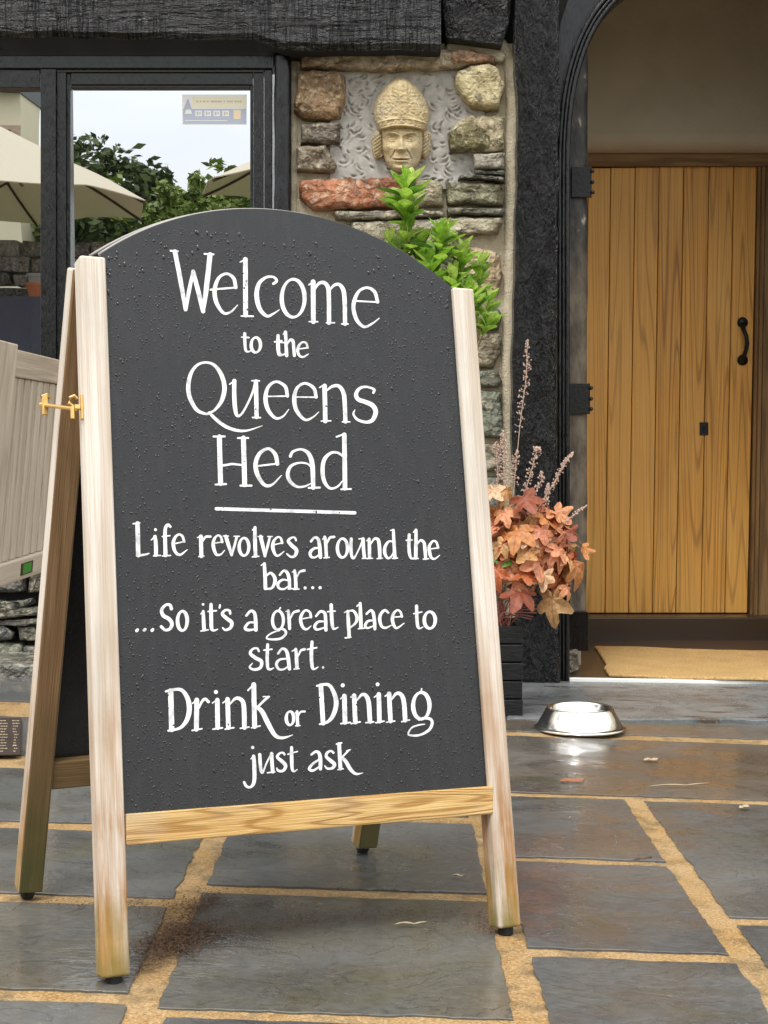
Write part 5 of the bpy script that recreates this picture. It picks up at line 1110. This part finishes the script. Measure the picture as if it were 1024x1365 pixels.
# ================================================================ WHAT THE WINDOWS MIRROR (behind the camera)
gr = mk('garden_ground', [(-60, -60, -.14), (60, -60, -.14), (60, 12, -.14), (-60, 12, -.14)], [(0, 1, 2, 3)], M['ground']); tag(gr, kind='structure')
TZ = 0.55
tr_ = mk('terrace', *box(-22, 22, -40, -4.3, -.14, TZ), M['lawn']); tag(tr_, kind='structure')
def parasol(tip, eave_z, half, label, apex_rise=.95, yc=None):
    """square canopy whose near corner is tip"""
    cx, cy = tip[0], tip[1]; o = empty('parasol', (cx, cy, TZ if cy < -4.3 else 0), label, 'parasol', 'parasols on the terrace'); ap = Vector((cx, cy, eave_z + apex_rise))
    N_ = 8; cs = [Vector((cx + half * math.cos(k * math.pi / 4 + .2), cy + half * math.sin(k * math.pi / 4 + .2), eave_z)) for k in range(N_)]; V = [ap]; F = []
    for k in range(N_): V.append(cs[k])
    for k in range(N_): V.append((cs[k] + cs[(k + 1) % N_]) / 2 + Vector((0, 0, .05)))
    for k in range(N_): F += [(0, 1 + k, 9 + k), (0, 9 + k, 1 + (k + 1) % N_)]
    c_ = mk('canopy', V, F, M['canvas'], o); s_ = c_.modifiers.new('t', 'SOLIDIFY'); s_.thickness = .01
    b = MB(); b.tube([(cx, cy, o.location.z), (cx, cy, eave_z + apex_rise + .08)], .04, 10); b.make('pole', M['bark'], o)
    for k in range(N_): b = MB(); b.tube([ap - Vector((0, 0, .04)), cs[k] - Vector((0, 0, .03))], .014, 5); b.make('rib', M['bark'], o)
    for k in range(N_): b = MB(); b.tube([Vector((cx, cy, eave_z - .05)), ap.lerp(cs[k], .5) - Vector((0, 0, .04))], .012, 5); b.make('strut', M['bark'], o)
    return o
t1 = mirror(205, 272, -3.2); parasol((t1.x - 2.0, -3.2), t1.z, 2.02, 'cream parasol nearest the window in the reflection, its brown pole at the left', 1.0)
t2 = mirror(268, 252, -4.8); parasol((t2.x + 1.75, -4.8), t2.z, 1.8, 'second cream parasol, seen small at the right of the window reflection', .75)
def tree(base, trunk_h, blobs, n_, leaf, m, label, name='tree', cat='tree', seed=1):
    q = random.Random(seed); o = empty(name, base, label, cat); b = MB(); bs = Vector(base)
    b.tube([bs, bs + Vector((.05, 0, trunk_h * .5)), bs + Vector((0, 0, trunk_h))], [.16 * trunk_h / 3, .12 * trunk_h / 3, .06], 8)
    for c, r_ in blobs: b.tube([bs + Vector((0, 0, trunk_h * .6)), (bs + Vector((0, 0, trunk_h)) + Vector(c)) / 2, Vector(c)], [.05, .035, .012], 6)
    b.make('trunk', M['bark'], o); V = []; F = []
    for c, r_ in blobs:
        cl = [Vector(c) + Vector((q.gauss(0, 1), q.gauss(0, 1), q.gauss(0, .9))).normalized() * r_ * q.uniform(.35, 1.05) for _ in range(max(6, int(r_ * 26)))]
        for i in range(n_):
            p = q.choice(cl) + Vector((q.gauss(0, 1), q.gauss(0, 1), q.gauss(0, 1))) * r_ * .13; d = Vector((q.gauss(0, 1), q.gauss(0, 1), q.gauss(0, .6))).normalized(); e = d.cross(Vector((q.gauss(0, 1), q.gauss(0, 1), q.gauss(0, 1)))).normalized(); s_ = leaf * q.uniform(.6, 1.3); n0 = len(V)
            V += [p - d * s_, p + e * s_ * .45, p + d * s_, p - e * s_ * .45]; F.append((n0, n0 + 1, n0 + 2, n0 + 3))
    mk('crown', V, F, m, o)
    return o
def mb(px, py, y, r_): v = mirror(px, py, y); return (tuple(v), r_)
yt = -15
bl_ = [mb(118, 242, yt, 0.73), mb(140, 232, yt - .5, 0.69), mb(160, 262, yt, 0.77), mb(190, 267, yt, 0.69), mb(125, 282, yt, 0.86), mb(165, 294, yt, 0.95), mb(205, 284, yt, 0.65), mb(228, 290, yt, 0.52), mb(205, 247, yt - .3, 0.43), mb(150, 322, yt, 0.95), mb(190, 322, yt, 0.86)]
bs = mirror(160, 300, yt); tree((bs.x, yt, TZ), bs.z - TZ, bl_, 420, .10, M['tree'], 'tall loose tree against the sky, mirrored in the right window pane', seed=3)
yb_ = -7.5
bl_ = [mb(230, 279, yb_, 0.38), mb(255, 272, yb_, 0.36), mb(275, 282, yb_, 0.34), mb(245, 299, yb_, 0.45), mb(215, 299, yb_, 0.36), mb(285, 299, yb_, 0.36), mb(260, 309, yb_, 0.41)]
bs = mirror(250, 300, yb_); tree((bs.x, yb_, TZ), max(.5, bs.z - TZ), bl_, 900, .055, M['bush'], 'bright green rounded bush below the tall tree in the window reflection', 'bush', 'bush', seed=4)
q = random.Random(77)
for k, (x, y, r_, yy) in enumerate(((20, 300, 1.0, -10), (75, 300, .9, -11.5), (115, 312, .9, -10), (150, 318, .8, -9.5), (190, 318, .8, -11), (300, 318, 1.0, -12), (330, 300, 1.0, -11), (-30, 290, 1.3, -11))):
    c = mirror(x, y, yy); bl_ = [((c.x + q.uniform(-.4, .4), yy + q.uniform(-.3, .3), c.z + q.uniform(-.5, .25)), r_ * q.uniform(.5, .8)) for _ in range(5)]
    tree((c.x, yy, TZ), max(.6, c.z - TZ - .3), bl_, 520, .09, M['tree'] if k % 2 else M['bush'], ('dark shrub behind the parasol pole, mirrored in the left pane', 'round shrub mirrored between the two panes', 'low green shrub under the eave of the near parasol', 'loose shrub under the middle of the near parasol', 'small shrub to the left of the bright bush', 'broad shrub hidden behind the board top in the reflection', 'shrub beneath the second parasol', 'big shrub beyond the left edge of the reflection')[k], 'shrub', 'shrub', seed=20 + k)
# rough stone garden wall, terracotta pot, covered table
c = mirror(28, 365, -4.0); ww = empty('garden_wall', (c.x, -4.2, -.14), 'rough dry-stone garden wall mirrored low in the left window pane', 'garden wall'); q = random.Random(31)
z = -.1; top_z = mirror(28, 340, -4.0).z
while z < top_z:
    h = q.uniform(.14, .22); x = c.x - 2.6
    while x < c.x + 2.4:
        w_ = q.uniform(.18, .42); V, F = box(x, x + w_ - .02, -4.28 - q.random() * .03, -4.0 + q.uniform(-.03, .03), z, z + h - .015); V = [(a + q.uniform(-.02, .02), b_, c__ + q.uniform(-.015, .015)) for a, b_, c__ in V]
        mk('stone', V, F, M['slate'], ww, color=q.choice(((.2, .2, .18), (.13, .13, .13), (.3, .29, .26))), bevel=.02); x += w_
    z += h
c = mirror(50, 400, -3.6); s_ = .0075 if 0 else .009
tb_z = c.z
tbl = empty('covered_table', (c.x, -3.5, 0), 'table under a slate-blue cover, mirrored at the foot of the left pane', 'table')
V = []; F = []; N_ = 40
for k in range(N_):
    t = k * 2 * math.pi / N_; e = 1 + .04 * math.sin(t * 9)
    V += [(c.x - .55 + 1.05 * math.cos(t), -3.5 + .6 * math.sin(t), tb_z), (c.x - .55 + 1.1 * math.cos(t) * e, -3.5 + .66 * math.sin(t) * e, .03)]
for k in range(N_): j = (k + 1) % N_; F.append((2 * k, 2 * j, 2 * j + 1, 2 * k + 1))
F.append(tuple(2 * k for k in range(N_))); mk('table_cover', V, F, M['grey_cloth'], tbl, smooth=False)
for (x, y, r0, r1, h, m, nm, lb_) in ((47, 400, .07, .10, .13, 'terracotta', 'flower_pot', 'terracotta flower pot on the covered table, in the left pane reflection'), (55, 378, .12, .14, .24, 'pale_pot', 'urn', 'pale stone urn behind the terracotta pot in the reflection')):
    v = mirror(x, y, -3.45 if m == 'terracotta' else -3.75); o = empty(nm, (v.x, v.y, tb_z), lb_, 'pot'); b = MB(); b.lathe((v.x, v.y, tb_z), [(.001, 0), (r0, 0), (r1, h), (r1 * 1.1, h), (r1 * 1.1, h + .03), (r1 * .9, h + .03), (r1 * .85, h - .02), (.001, h - .03)], 24); b.make('pot_body', M[m], o, smooth=False)
# cottage with a faded board, glimpsed over the near parasol
v0, v1 = mirror(-140, 60, -9), mirror(30, 290, -9); ct = empty('cottage', ((v0.x + v1.x) / 2, -9.5, TZ), 'cream rendered cottage behind the near parasol in the left pane', 'cottage')
xa, xb = sorted((v0.x, v1.x)); ze = mirror(20, 121, -9).z
mk('wall', *box(xa - 3, xb, -10.2, -9, TZ, ze), M['cream_wall'], ct)
b = MB(); b.prism([(xb + .02, -8.8, ze), (xb + .02, -9.6, ze + .8), (xb + .02, -10.4, ze)], (-(xb - xa) - 3.3, 0, 0)); b.make('roof', M['roof'], ct)
s0, s1 = mirror(-60, 166, -8.95), mirror(27, 188, -8.95); xs0, xs1 = sorted((s0.x, s1.x)); zs0, zs1 = sorted((s0.z, s1.z))
b = MB(); b.beam((xs0, -8.96, (zs0 + zs1) / 2), (xs1, -8.96, (zs0 + zs1) / 2), (0, 0, 1), zs1 - zs0, (0, 1, 0), .05); sg = b.make('nameboard', M['sign_wood'], ct, bevel=.01)
b = MB(); q = random.Random(2); x = xs0 + .1; zm = (zs0 + zs1) / 2
while x < xs1 - .12:
    w_ = q.uniform(.03, .06); b.add(*box(x, x + w_, -8.932, -8.93, zm - .04, zm + .05)); x += w_ + q.choice((.03, .03, .09))
b.make('faded_letters', M['label_dark'], sg)
print('objects', len(bpy.data.objects), 'tris', sum(len(o.data.polygons) for o in bpy.data.objects if o.type == 'MESH'))
